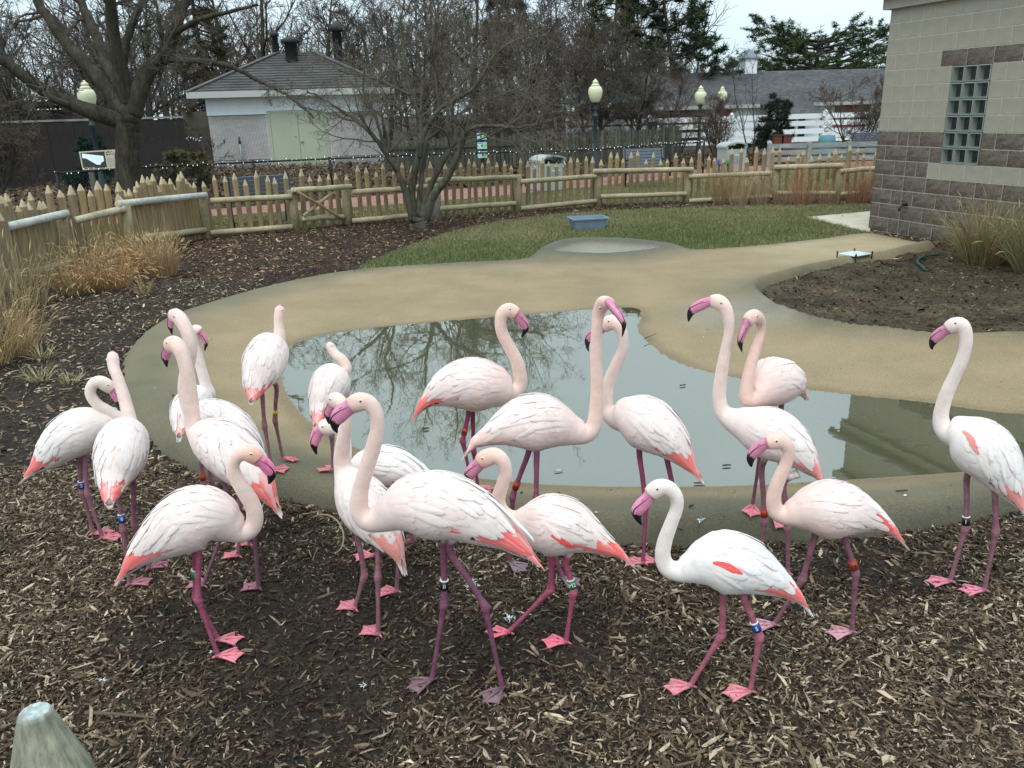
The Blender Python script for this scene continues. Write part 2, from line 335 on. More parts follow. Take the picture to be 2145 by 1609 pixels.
def sheet(name, P, z, mats, kind='structure'):
    mb = MB(); P = np.asarray(P, float); mb.add(np.c_[P[:, :2], np.full(len(P), z)]); mb.poly.append((list(range(len(P))), 0))
    return props(mb.build(name, mats, smooth=False), kind=kind)
PATHF = spline(np.array([(-13, 13.8), (-9.2, 15.2), (-5.94, 16.84), (-1.67, 18.4), (2.26, 21.0), (5.5, 23.2), (9, 24.5), (16, 25.5)]), 5)
PATHB = spline(np.array([(-13.5, 15.6), (-9.8, 16.7), (-6.4, 18.2), (-1.91, 21.0), (2.3, 23.4), (5.2, 25.2), (9, 26.6), (16, 27.6)]), 5)
M_path = mat('red brick paving', (.29, .14, .11), .85, False, n1=(3, .75, 1.2), n2=(22, .75, 1.25), bump=(50, .4, .01))
sheet('brick_path', np.concatenate([PATHF, PATHB[::-1]]), .012, M_path)
M_verge = mat('dull winter grass', (.105, .110, .055), .95, False, n1=(2., (.7, .75, .7), (1.5, 1.3, 1.15)), n2=(26, .5, 1.6), bump=(40, 1, .03), spec=.1)
FENCE_G = [(-9.3, 7.4), (-7.6, 8.6), (-5.95, 9.9), (-5.72, 12.1), (-4.95, 13.83), (-3.57, 14.27), (-2.85, 15.04), (-1.27, 15.4), (.22, 16.31), (1.81, 16.72), (3.61, 16.92), (5.31, 16.8), (6.55, 16.62), (9, 16.3)]
sheet('verge_lawn', [(-13, 11.5), (-7.2, 11.6), (-5.5, 13.9)] + [(x, y + .25) for x, y in FENCE_G[5:]] + [(16, 16.5)] + list(PATHF[::-1]), .007, M_verge)
M_bed = mat('leaf strewn bed', (.085, .062, .045), .95, False, n1=(1.3, .5, 1.5), n2=(18, .4, 1.8), bump=(25, 1, .06), spec=.1)
sheet('planting_bed', list(PATHB) + [(40, 34), (40, 60), (-45, 60), (-45, 20), (-16, 15.2)], .006, M_bed)
M_slab = mat('pale concrete slab', (.50, .44, .33), .85, False, n1=(3, .85, 1.1), n2=(40, .85, 1.12), bump=(120, .3, .005))
mb = MB(); mb.prism(gpoly([(1690, 458), (1822, 446), (1826, 444), (1822, 489), (1812, 488), (1745, 472)]), -.1, .03); props(mb.build('concrete_slab', M_slab, smooth=False), kind='structure')
# ---------------------------------------------------------------- wood chips, turf blades, litter: nobody could count them
def chips(name, x, y, L, Wd, th, col, zf, mats, tilt=.35):
    n = len(x); a = rng.uniform(0, 2 * math.pi, n); z = zf(x, y) + rng.uniform(0, .012, n)
    base = np.array([[-.5, 0, 0], [-.3, -.5, 0], [.26, -.5, 0], [.5, 0, 0], [.3, .5, 0], [-.26, .5, 0], [-.27, .06, 1], [.27, -.06, 1]])
    v = np.repeat(base[None], n, 0) * np.stack([L, Wd, th], -1)[:, None]
    v[:, :, 0] += rng.normal(0, 1, (n, 8)) * (L * .06)[:, None]; v[:, :, 1] += rng.normal(0, 1, (n, 8)) * (Wd * .17)[:, None]; v[:, :, 1] += (v[:, :, 0] ** 2 / L[:, None]) * rng.normal(0, .5, (n, 1))
    p = rng.normal(0, tilt, n); r = rng.normal(0, .5, n)
    y1 = v[:, :, 1] * np.cos(r)[:, None] - v[:, :, 2] * np.sin(r)[:, None]; z1 = v[:, :, 1] * np.sin(r)[:, None] + v[:, :, 2] * np.cos(r)[:, None]
    x2 = v[:, :, 0] * np.cos(p)[:, None] - z1 * np.sin(p)[:, None]; z2 = v[:, :, 0] * np.sin(p)[:, None] + z1 * np.cos(p)[:, None]
    ca, sa = np.cos(a)[:, None], np.sin(a)[:, None]
    V = np.stack([x[:, None] + x2 * ca - y1 * sa, y[:, None] + x2 * sa + y1 * ca, z[:, None] + z2], -1)
    k8 = (np.arange(n) * 8)[:, None, None]
    mb = MB(); mb.add(V.reshape(-1, 3), (k8 + np.array([[1, 2, 7, 6], [4, 5, 6, 7]])).reshape(-1, 4), (k8 + np.array([[0, 1, 6], [5, 0, 6], [2, 3, 7], [3, 4, 7]])).reshape(-1, 3), c=np.repeat(col, 8, 0)); return props(mb.build(name, mats, smooth=False), kind='stuff')
def inview(x, y, mx=90):
    p = np.stack([x, y, np.zeros_like(x)], -1) - EYE; d = p @ FWD
    u = 1072.5 + F_PX * (p @ CR) / d; v = 804.5 - F_PX * (p @ CU) / d
    return (d > .2) & (u > -mx) & (u < 2145 + mx) & (v < 1609 + 260)
def scatter(n, x0, x1, y0, y1, keep):
    x = rng.uniform(x0, x1, n); y = rng.uniform(y0, y1, n); k = keep(x, y); return x[k], y[k]
def mulch_ok(x, y): return (pdist(x, y, PO) < .0) & (pdist(x, y, LAWN) < .05) & ~inpoly(x, y, DIRT)
def chipcol(x, y, dark):
    n = len(x); t = rng.random(n)
    pal = np.array([(.026, .019, .015), (.050, .036, .026), (.095, .071, .050), (.17, .135, .10), (.33, .28, .22)])
    k = np.clip((t ** 3 * 3.6 + rng.normal(0, .5, n) + .75 - 2.0 * dark), 0, 4); i = np.minimum(k.astype(int), 3); f = (k - i)[:, None]
    return np.array([1.45, 1.34, 1.19]) * (pal[i] * (1 - f) + pal[i + 1] * f) * rng.uniform(.8, 1.2, (n, 1))
M_chip = mat('shredded bark mulch', (1, 1, 1), .85, True, n1=((60, 60, 60), .7, 1.25, 2), spec=.2)
MULCH_A = np.array([(-3.2, .9), (3.6, .9), (5, 4.6), (-6, 7)])
BARE = [(*G(a, b)[:2], c) for a, b, c in ((520, 1290, .22), (640, 1430, .22), (800, 1230, .2), (1180, 1330, .16), (960, 1380, .14), (130, 860, .3), (560, 1110, .12), (1500, 1190, .14), (1800, 1190, .2), (330, 1330, .14), (700, 1540, .12), (250, 700, .3))]
def bare(x, y): return np.clip(sum(np.exp(-((x - a) ** 2 + (y - b) ** 2) / (2 * c * c)) for a, b, c in BARE) * 1.1 + .25 * vnoise(x, y, 2.2, 21), 0, 1)
def near_keep(x, y):
    w = 1 - bare(x, y); return inview(x, y) & mulch_ok(x, y) & (rng.random(len(x)) < .42 + .58 * w)
x, y = scatter(270000, -3.5, 3.4, 1.05, 4.4, near_keep)
w = bare(x, y)
Lc = np.clip(rng.lognormal(-4.05, .66, len(x)), .004, .10); chips('mulch_chips', x, y, Lc, np.clip(Lc * rng.uniform(.08, .27, len(x)), .0016, .012), rng.uniform(.001, .005, len(x)), chipcol(x, y, w * .62 - .30 * sstep(.3, 1.0, x) * sstep(3.0, 2.3, y) - .18 * sstep(-1., -1.6, x)), gz, M_chip)
x, y = scatter(90000, -6.6, 7.2, 4.4, 16.9, lambda x, y: inview(x, y) & mulch_ok(x, y))
x, y = x[:46000], y[:46000]
w = sstep(.3, -.5, vnoise(x, y, .9, 22))
c = chipcol(x, y, w * .5 - .12) * 1.15; c *= np.where(y[:, None] > 10, np.array([[1.02, .86, .76]]), 1)
Lc = np.clip(rng.lognormal(-3.25, .5, len(x)), .012, .12); chips('mulch_chips', x, y, Lc, np.clip(Lc * rng.uniform(.10, .28, len(x)), .005, .018), rng.uniform(.002, .008, len(x)), c, gz, M_chip)
x, y = scatter(9000, 2.4, 6.4, 5.5, 11, lambda x, y: (pdist(x, y, DIRT) > .05) & inview(x, y))
Lc = np.clip(rng.lognormal(-3.7, .5, len(x)), .008, .09); chips('dirt_litter', x, y, Lc, Lc * rng.uniform(.15, .5, len(x)), rng.uniform(.002, .006, len(x)), chipcol(x, y, np.full(len(x), .55)) * (1, .95, .75), lambda x, y: gz(x, y) + .016 + .02 * vnoise(x, y, 4, 9), M_chip)
x, y = scatter(9000, -3.3, 4, 3.3, 7.5, lambda x, y: (pdist(x, y, PO) > .05) & (pdist(x, y, PS) < -.02) & inview(x, y) & (rng.random(len(x)) < .02 + .16 * (y < 4.2)))
Lc = np.clip(rng.lognormal(-4.6, .5, len(x)), .004, .03); chips('concrete_litter', x, y, Lc, Lc * .5, np.full(len(x), .002), np.where(rng.random((len(x), 1)) < .12, .5, .035) * rng.uniform(.6, 1.8, (len(x), 1)) * np.ones((1, 3)), lambda x, y: pond_z(x, y) - .006, M_chip)
def blades(name, x, y, h, wd, col, zf, mats, lean=.6):
    n = len(x); a = rng.uniform(0, 2 * math.pi, n); b = rng.uniform(0, 2 * math.pi, n); l = rng.uniform(.1, 1, n) * lean * h
    z = zf(x, y); dx, dy = np.cos(a) * wd / 2, np.sin(a) * wd / 2; lx, ly = np.cos(b) * l, np.sin(b) * l
    V = np.stack([np.stack([x - dx, y - dy, z - .004], -1), np.stack([x + dx, y + dy, z - .004], -1), np.stack([x + dx * .8 + lx * .35, y + dy * .8 + ly * .35, z + h * .6], -1), np.stack([x - dx * .8 + lx * .35, y - dy * .8 + ly * .35, z + h * .6], -1), np.stack([x + lx, y + ly, z + h * .95], -1)], 1)
    k = (np.arange(n) * 5)[:, None]
    mb = MB(); mb.add(V.reshape(-1, 3), k + np.array([[0, 1, 2, 3]]), k + np.array([[3, 2, 4]]), c=np.repeat(col, 5, 0)); return props(mb.build(name, mats, smooth=False), kind='stuff')
M_blade = mat('grass blade', (1, 1, 1), .7, True, spec=.2)
def bcol(x, y, dry):
    n = len(x); t = np.clip(dry + rng.normal(0, .3, n), 0, 1)[:, None]
    return (np.array([.098, .142, .042]) * (1 - t) + np.array([.33, .285, .155]) * t) * rng.uniform(.65, 1.3, (n, 1))
x, y = scatter(170000, -1.9, 7.4, 9.6, 16.9, lambda x, y: (pdist(x, y, LAWN) > -.06 + .08 * vnoise(x, y, 6, 31)) & inview(x, y))
dry = np.clip(.34 + (.30 * vnoise(x, y, .8, 32) + .16 * vnoise(x, y, 4., 33)) + .28 * sstep(12., 15.0, y) - .12 * sstep(12.5, 11, y), 0, 1)
blades('lawn_grass', x, y, rng.uniform(.02, .055, len(x)), rng.uniform(.004, .008, len(x)), bcol(x, y, dry), lambda x, y: gz(x, y) + .012, M_blade, 1.1)
x, y = scatter(60000, -7, 9, 13.8, 23, lambda x, y: inpoly(x, y, np.array([(-7.2, 12.6), (-5.5, 13.9)] + [(a, b + .25) for a, b in FENCE_G[5:]] + [(9, 24)] + [tuple(p) for p in PATHF[::-1] if -8 < p[0] < 8])) & inview(x, y))
x, y = x[:30000], y[:30000]
blades('verge_grass', x, y, rng.uniform(.02, .06, len(x)), rng.uniform(.006, .012, len(x)), bcol(x, y, np.full(len(x), .42)), lambda x, y: 0 * x + .007, M_blade, 1.2)
# ================================================================ BUILDINGS
def rz(a): c, s = math.cos(a), math.sin(a); return np.array([[c, -s, 0], [s, c, 0], [0, 0, 1.]])
W0 = np.array([5.4335, 12.5298, .005]); WA = .3263; WD = np.array([math.sin(WA), -math.cos(WA), 0]); WN = np.array([-math.cos(WA), -math.sin(WA), 0]); UPV = np.array([0, 0, 1.])
ROTW = np.stack([WD, -WN, UPV], 1)                 # local x along the wall, y into it
M_split = mat('split face block', (.158, .131, .106), .95, True, n1=(9, .72, 1.35), n2=(70, .6, 1.4), bump=(90, 1., .02), spec=.1)
M_smooth = mat('ground face block', (.345, .312, .25), .9, True, n1=(5, .88, 1.08), n2=(120, .86, 1.08), bump=(200, .3, .004), spec=.15)
M_mortar = mat('pale mortar', (.56, .51, .44), .95, False, n1=(30, .8, 1.1))
M_capst = mat('cast cap stone', (.36, .33, .27), .9, True, n1=(6, .9, 1.06), bump=(90, .3, .005))
M_gut = mat('grey metal gutter', (.20, .21, .21), .5, True)
M_gfr = mat('pressed glass rim', (.25, .275, .25), .12, True, spec=.8); M_gdk = mat('dark glass depth', (.030, .038, .035), .06, True, n1=(9, .4, 1.8), spec=.8)
blk = thing('block_building', W0, 'brown and grey concrete block building with a glass block window at the right edge', 'building')
CH, BW, GAP = .2032, .4064, .013
def block_mesh(w, split, seed):
    r = np.random.default_rng(seed); mb = MB(); h = CH - GAP; w = w - GAP
    if split:
        nx, nz = max(3, int(w / .055)), 4; X, Z = np.meshgrid(np.linspace(-w / 2, w / 2, nx), np.linspace(-h / 2, h / 2, nz)); Y = -(.010 + .018 * r.random(X.shape)); Y[0] = Y[-1] = -.004; Y[:, 0] = Y[:, -1] = -.004
        V = np.stack([X, Y, Z], -1).reshape(-1, 3); i = np.arange(nz - 1)[:, None] * nx; j = np.arange(nx - 1)[None]
        mb.add(V, np.stack([i + j, i + j + 1, i + nx + j + 1, i + nx + j], -1).reshape(-1, 4))
    mb.box((0, .045, 0), w, .095, h)
    return mb.mesh('block', M_split if split else M_smooth, smooth=False)
_bm = {}
def put_block(s0, s1, j, split):
    key = (round(s1 - s0, 3), split, rnd.randrange(4) if split else 0)
    if key not in _bm: _bm[key] = block_mesh(s1 - s0, split, len(_bm))
    inst('block', _bm[key], blk, W0 + WD * (s0 + s1) / 2 + UPV * ((j + .5) * CH + .001), (0, 0, math.atan2(WD[1], WD[0])))
SMAX = 3.6; WIN = (1.197, 1.797, 5, 11)
CTRL = .588
for j in range(15):
    st = .1816 + (0 if j % 2 else BW / 2); edges = [0.] + [st + k * BW for k in range(-1, 10) if 0.05 < st + k * BW < SMAX] + [SMAX]
    if min(abs(e - CTRL) for e in edges) > .03: edges.append(CTRL)
    if j == 4: edges += [.995]
    if j == 11: edges += [1.004]
    if 5 <= j <= 10: edges += [WIN[0], WIN[1]]
    edges = sorted(edges); E_ = [edges[0]]
    for e in edges[1:]:
        if e - E_[-1] < .06 and e not in (SMAX, WIN[0], WIN[1]): continue
        E_.append(e)
    for a, b in zip(E_, E_[1:]):
        mid_ = (a + b) / 2
        if 5 <= j <= 10 and WIN[0] < mid_ < WIN[1]: continue
        split = j < 7 or (j == 11 and mid_ > 1.0)
        if j == 4 and mid_ > .99: split = False
        put_block(a, b, j, split)
mb = MB(); L_ = SMAX + 1.5
def wbox(mb, s0, s1, y0, y1, z0, z1, col=(1, 1, 1), m=0):
    mb.box(W0 + WD * (s0 + s1) / 2 - WN * (y0 + y1) / 2 + UPV * (z0 + z1) / 2, s1 - s0, y1 - y0, z1 - z0, ROTW, col, m)
wbox(mb, .003, WIN[0] - .01, .002, .3, -.2, 3.03); wbox(mb, WIN[1] + .01, L_, .002, .3, -.2, 3.03); wbox(mb, WIN[0] - .01, WIN[1] + .01, .002, .3, -.2, 5 * CH); wbox(mb, WIN[0] - .01, WIN[1] + .01, .002, .3, 11 * CH + .004, 3.03)
wbox(mb, .003, .3, .31, 6, -.2, 3.03)
mb.build('wall', M_mortar, blk, smooth=False)
mb = MB(); wbox(mb, -.02, L_, -.03, .02, -.2, .004 - .012); mb.build('footing', mat('mossy footing', (.20, .18, .12), .95, True, n1=(8, .7, 1.3)), blk, smooth=False)
mb = MB(); wbox(mb, -.09, L_, -.07, .3, 3.035, 3.30); mb.build('cap_stone', M_capst, blk, smooth=False)
mb = MB(); wbox(mb, -.09, .3, .31, 6, 3.035, 3.30); mb.build('cap_stone', M_capst, blk, smooth=False)
mb = MB(); mb.tube(np.array([W0 + WD * s_ + WN * .14 + UPV * 3.24 for s_ in (-.26, -.2, 1, L_)]), [.01, .062, .062, .062], 10); mb.build('gutter', M_gut, blk)
mb = MB(); wbox(mb, 0, L_, 0, .3, 3.305, 3.90); wbox(mb, 0, .3, .31, 6, 3.305, 3.90); mb.build('added_parapet', M_smooth, blk, smooth=False)  # unseen upper wall, added to lengthen the building's reflection in the pond
mb = MB(); wbox(mb, -.12, L_, -.10, .4, 3.905, 4.03); mb.build('added_coping', M_capst, blk, smooth=False)  # unseen overhanging top, added to end that reflection in the water
mb = MB(); wbox(mb, .31, L_, .31, 6, 3.3, 3.5); mb.build('roof', mat('dark flat roof', (.10, .10, .10), .95, True, n1=(12, .7, 1.3)), blk, smooth=False)
mb = MB(); wbox(mb, WIN[0] - .006, WIN[1] + .006, .10, .13, 5 * CH, 11 * CH, (.1, .1, .1)); win = mb.build('window', M_gdk, blk, smooth=False)
gw, gh = (WIN[1] - WIN[0]) / 3, 6 * CH / 6
gbm = MB(); hw, hh = gw / 2 - .004, gh / 2 - .004; r1, r2 = .010, .026
ring = lambda a, b, y: [(-a, y, -b), (a, y, -b), (a, y, b), (-a, y, b)]
V = np.array(ring(hw, hh, .09) + ring(hw, hh, -.004) + ring(hw - r1, hh - r1, -.006) + ring(hw - r2, hh - r2, .078))
gbm.add(V, [[k * 4 + i, k * 4 + (i + 1) % 4, k * 4 + 4 + (i + 1) % 4, k * 4 + 4 + i] for k in range(3) for i in range(4)], m=0); gbm.add(V[12:16], [[0, 1, 2, 3]], m=1)
gme = gbm.mesh('glass_block', [M_gfr, M_gdk], smooth=False)
gme2 = gme.copy(); 
for i_ in range(3):
    for k_ in range(6):
        if k_ == 5 and False: continue
        o = inst('glass_block', gme, win, W0 + WD * (WIN[0] + gw * (i_ + .5)) + UPV * (5 * CH + gh * (k_ + .5)), (0, 0, math.atan2(WD[1], WD[0])))
M_brass = mat('tarnished brass tap', (.06, .055, .05), .4, True, metal=.6)
mb = MB(); q = W0 + WD * .70 + UPV * .43; mb.tube(np.array([q + WN * .01, q + WN * .09, q + WN * .12 - UPV * .03, q + WN * .125 - UPV * .08]), [.022, .018, .018, .016], 8); mb.tube(np.array([q + WN * .07 + UPV * .02, q + WN * .07 + UPV * .05]), [.006, .006], 6); mb.tube(np.array([q + WN * .07 + UPV * .055 - WD * .03, q + WN * .07 + UPV * .055 + WD * .03]), [.009, .009], 6); mb.build('spigot', M_brass, blk)
# --- white service building behind the fences
A0 = np.array([*PY(443, 300, 32.4)[:2], 0]); A1 = np.array([*PY(803, 300, 33.4)[:2], 0]); ux = (A1 - A0); SW = np.linalg.norm(ux); ux /= SW; uy = np.array([-ux[1], ux[0], 0]); RS = np.stack([ux, uy, UPV], 1)
sb = thing('service_building', A0, 'white service building with pale green double doors and a dark shingled hip roof', 'building')
def sbox(mb, x0, x1, y0, y1, z0, z1, col=(1, 1, 1), m=0): mb.box(A0 + ux * (x0 + x1) / 2 + uy * (y0 + y1) / 2 + UPV * (z0 + z1) / 2, x1 - x0, y1 - y0, z1 - z0, RS, col, m)
M_white = mat('white stucco', (.80, .86, .85), .9, False, n1=(.7, .93, 1.04), n2=(12, .95, 1.04))
M_wbrick = bpy.data.materials.new('white washed brick'); M_wbrick.use_nodes = True; t = M_wbrick.node_tree; bk = t.nodes.new('ShaderNodeTexBrick'); tcn = t.nodes.new('ShaderNodeTexCoord'); mpn = t.nodes.new('ShaderNodeMapping'); mpn.inputs['Rotation'].default_value = (R_(90), 0, 0)
bk.inputs['Color1'].default_value = (.66, .62, .59, 1); bk.inputs['Color2'].default_value = (.54, .49, .46, 1); bk.inputs['Mortar'].default_value = (.55, .53, .50, 1); bk.inputs['Scale'].default_value = 1; bk.inputs['Brick Width'].default_value = .22; bk.inputs['Row Height'].default_value = .075; bk.inputs['Mortar Size'].default_value = .008
t.links.new(tcn.outputs['Object'], mpn.inputs['Vector']); t.links.new(mpn.outputs['Vector'], bk.inputs['Vector']); t.links.new(bk.outputs['Color'], t.nodes['Principled BSDF'].inputs['Base Color']); t.nodes['Principled BSDF'].inputs['Roughness'].default_value = .9
mb = MB(); sbox(mb, 0, SW, 0, 6, 0, 1.97); mb.build('lower_wall', M_wbrick, sb, smooth=False)
mb = MB(); sbox(mb, -.02, SW + .02, -.03, 6, 1.975, 2.60); mb.build('upper_wall', M_white, sb, smooth=False)
M_door = mat('pale sage door paint', (.41, .44, .32), .6, True, n1=(2, .95, 1.03)); M_steel = mat('brushed steel', (.5, .5, .5), .3, True, metal=.9)
for k_ in range(2):
    mb = MB(); sbox(mb, 2.24 + k_ * 1.0, 3.22 + k_ * 1.0, -.05, .0, .02, 2.0); dr = mb.build('door', M_door, sb, smooth=False)
    mb = MB(); p = A0 + ux * (3.10 + k_ * .22) - uy * .09 + UPV * (.95 if k_ else 1.15); v_, q_ = sph0 = None, None
    a_ = np.linspace(0, math.pi, 6); mb.lathe(np.c_[np.sin(a_) * (.05 if k_ else .02) + 1e-5, -np.cos(a_) * .04], p, 8); mb.build('door_knob', M_steel, dr)
mb = MB(); sbox(mb, 2.14, 2.23, -.06, .0, 0, 2.09); sbox(mb, 4.23, 4.32, -.06, .0, 0, 2.09); sbox(mb, 2.231, 4.229, -.06, .0, 2.005, 2.09); mb.build('door_frame', M_door, sb, smooth=False)
ro = .55; mb = MB(); e = [A0 + ux * a + uy * b + UPV * c for a, b, c in ((-ro, -ro, 2.78), (SW + ro, -ro, 2.78), (SW + ro, 6 + ro, 2.78), (-ro, 6 + ro, 2.78), (2.5, 3, 4.30), (SW - 2.5, 3, 4.30))]
M_shing = mat('grey asphalt shingle', (.080, .078, .072), .95, True, n1=((1.2, 1.2, 3), .8, 1.2), n2=((3, 3, 60), .62, 1.3, 2), bump=((2, 2, 45), .6, .03))
for f in ([0, 1, 5, 4], [2, 3, 4, 5]): mb.add([e[i] for i in f], [[0, 1, 2, 3]])
for f in ([1, 2, 5], [3, 0, 4]): mb.add([e[i] for i in f], None, [[0, 1, 2]])
rf = mb.build('roof', M_shing, sb, smooth=False)
mb = MB()
for k_ in range(15):                       # shingle courses stand proud as thin steps
    f_ = (k_ + .5) / 15; z = 2.78 + 1.52 * f_ + .012; x0 = -ro + (2.5 + ro) * f_; x1 = SW + ro - (2.5 + ro) * f_; y = -ro + (3 + ro) * f_
    mb.bar(A0 + ux * x0 + uy * y + UPV * z, A0 + ux * x1 + uy * y + UPV * z, .04, .022)
props(mb.build('shingle_courses', M_shing, rf, smooth=False), kind='stuff')
for a, b in ((0, 4), (1, 5)):
    mb = MB(); mb.bar(e[a] + UPV * .03, e[b] + UPV * .03, .22, .04, col=(1.5, 1.5, 1.5)); mb.build('hip_ridge', M_shing, rf, smooth=False)
mb = MB(); sbox(mb, -ro, SW + ro, -ro - .03, -ro, 2.58, 2.80); mb.build('fascia', mat('white trim', (.46, .46, .42), .8, True), sb, smooth=False)
mb = MB(); sbox(mb, -ro + .02, SW + ro - .02, -ro + .005, -.035, 2.605, 2.63, (.6, .6, .6)); mb.build('soffit', M_white, sb, smooth=False)
M_vent = mat('dark metal flue', (.03, .03, .032), .6, True)
for sx_, sy_, zz, h_, r_ in ((2.45, 3.0, 4.1, 1.0, .12), (3.1, 2.2, 3.7, 1.1, .25), (4.9, 2.2, 3.7, 1.6, .18)):
    mb = MB(); p = A0 + ux * sx_ + uy * sy_; mb.lathe([(r_, zz), (r_, zz + h_ * .8), (r_ * 1.5, zz + h_ * .8), (r_ * 1.5, zz + h_ * .92), (r_ * .6, zz + h_), (.01, zz + h_ + .05)], (p[0], p[1], 0), 12); mb.build('roof_flue', M_vent, rf)
mb = MB()
for k_ in range(120):
    x_ = .03 + k_ * SW / 120
    if 2.08 < x_ < 4.38: continue
    mb.box(A0 + ux * x_ - uy * .10 + UPV * 1.0, .009, .009, 1.94, RS, (.16, .16, .16))
for z_ in (.35, 1.95): sbox(mb, 0, 2.08, -.112, -.088, z_ - .012, z_ + .012, (.06, .06, .06)); sbox(mb, 4.38, SW, -.112, -.088, z_ - .012, z_ + .012, (.06, .06, .06))
props(mb.build('wire_screen', mat('black wire', (1, 1, 1), .7, True), sb, smooth=False), kind='stuff')
mb = MB(); p = A0 + ux * 1.05 - uy * .2; mb.tube(np.array([p, p + UPV * .95]), [.035, .035], 8, (.5, .55, .5)); mb.tube(np.array([p + UPV * .95, p + UPV * 1.2]), [.05, .03], 8, (.1, .1, .1)); props(mb.build('standpipe', mat('standpipe paint', (.6, .6, .6), .5, True)), 'grey standpipe with dark head before the brick wall', 'standpipe')
# --- the long barn
B0 = np.array([8.6, 42.2, 0]); B1 = np.array([24.5, 44.8, 0]); ux = (B1 - B0); BL = np.linalg.norm(ux); ux /= BL; uy = np.array([-ux[1], ux[0], 0]); RB = np.stack([ux, uy, UPV], 1)
bn = thing('barn', B0, 'long white barn with grey shingle roof, red crossed doors and a cupola', 'barn')
def bbox(mb, x0, x1, y0, y1, z0, z1, col=(1, 1, 1), m=0): mb.box(B0 + ux * (x0 + x1) / 2 + uy * (y0 + y1) / 2 + UPV * (z0 + z1) / 2, x1 - x0, y1 - y0, z1 - z0, RB, col, m)
def bp3(a, b, c): return B0 + ux * a + uy * b + UPV * c
mb = MB(); bbox(mb, 1.4, BL, 0, 7, 0, 1.85); mb.build('wall', M_white, bn, smooth=False)
M_bsh = mat('mottled barn shingle', (.074, .074, .074), .95, True, n1=((.8, .8, 3), .75, 1.25), n2=((4, 4, 30), .5, 1.5, 3), bump=((2, 2, 40), .6, .03))
mb = MB(); P = [bp3(-1.5, -.4, 1.78), bp3(BL, -.4, 1.78), bp3(BL, 3.6, 3.42), bp3(-1.5, 3.6, 3.42), bp3(-1.5, 7.6, 1.78), bp3(BL, 7.6, 1.78)]
mb.add(P, [[0, 1, 2, 3], [3, 2, 5, 4]]); mb.add([p - UPV * .08 for p in P], [[3, 2, 1, 0], [4, 5, 2, 3]]); rf = mb.build('roof', M_bsh, bn, smooth=False)
mb = MB(); mb.add([bp3(3.9, -1.7, 1.22), bp3(6.6, -1.7, 1.22), bp3(6.6, -.3, 1.835), bp3(3.9, -.3, 1.835)], [[0, 1, 2, 3]]); mb.add([bp3(3.9, -1.7, 1.16), bp3(6.6, -1.7, 1.16), bp3(6.6, -.3, 1.76), bp3(3.9, -.3, 1.76)], [[3, 2, 1, 0]]); mb.build('porch_roof', M_bsh, bn, smooth=False)
M_btrim = mat('grey barn trim', (.40, .40, .36), .8, True)
for q in ((-1.5, 3.85), (6.65, BL)): mb = MB(); bbox(mb, *q, -.46, -.41, 1.62, 1.78); mb.build('fascia', M_btrim, bn, smooth=False)
mb = MB(); bbox(mb, 3.9, 6.6, -1.76, -1.71, 1.08, 1.22)
for x_ in (4.0, 5.2, 6.5): bbox(mb, x_ - .06, x_ + .06, -1.66, -1.54, 0, 1.08)
mb.build('porch_frame', M_btrim, bn, smooth=False)
mb = MB(); bbox(mb, 4.0, 6.5, -.06, -.02, .2, 1.1, (.04, .045, .05)); mb.build('porch_opening', M_gdk, bn, smooth=False)
mb = MB(); bbox(mb, -1.3, 1.4, 1.0, 1.1, 0, 1.7, (.09, .08, .07)); bbox(mb, -.2, -.05, -.1, .05, 0, 1.62, (.09, .08, .07)); mb.build('open_bay', M_btrim, bn, smooth=False)
M_red = mat('barn red paint', (.26, .055, .05), .7, True, n1=(6, .8, 1.15)); M_brown = mat('brown panel', (.19, .15, .13), .8, True)
for x_ in (8.05, 8.98):
    mb = MB(); bbox(mb, x_ + .08, x_ + .84, -.07, -.02, .70, 1.56); d_ = mb.build('door', M_brown, bn, smooth=False)
    mb = MB(); fr = [(x_, x_ + .92, 1.56, 1.66), (x_, x_ + .92, .58, .68), (x_, x_ + .08, .685, 1.555), (x_ + .84, x_ + .92, .685, 1.555)]
    for a, b, c, d in fr: bbox(mb, a, b, -.11, -.03, c, d)
    mb.build('door_frame', M_red, d_, smooth=False)
    mb = MB(); mb.bar(bp3(x_ + .1, -.10, .70), bp3(x_ + .82, -.10, 1.54), .03, .07, up=uy); mb.build('cross_brace', M_red, d_, smooth=False)
    mb = MB(); mb.bar(bp3(x_ + .82, -.135, .70), bp3(x_ + .1, -.135, 1.54), .03, .07, up=uy); mb.build('cross_brace', M_red, d_, smooth=False)
mb = MB(); bbox(mb, 2.0, 2.6, -.07, -.02, .9, 1.55); mb.build('door', M_red, bn, smooth=False)
mb = MB(); c = bp3(5.0, 3.6, 3.66); mb.box(c, .66, .66, .72, RB); cu = mb.build('cupola', mat('white painted wood', (.78, .80, .80), .7, True), bn, smooth=False)
mb = MB(); mb.box(c + UPV * .395, .82, .82, .06, RB); mb.box(c + UPV * .65, .78, .78, .44, RB, taper=.06); mb.build('cupola_roof', mat('grey sheet roof', (.20, .22, .25), .6, True), cu, smooth=False)
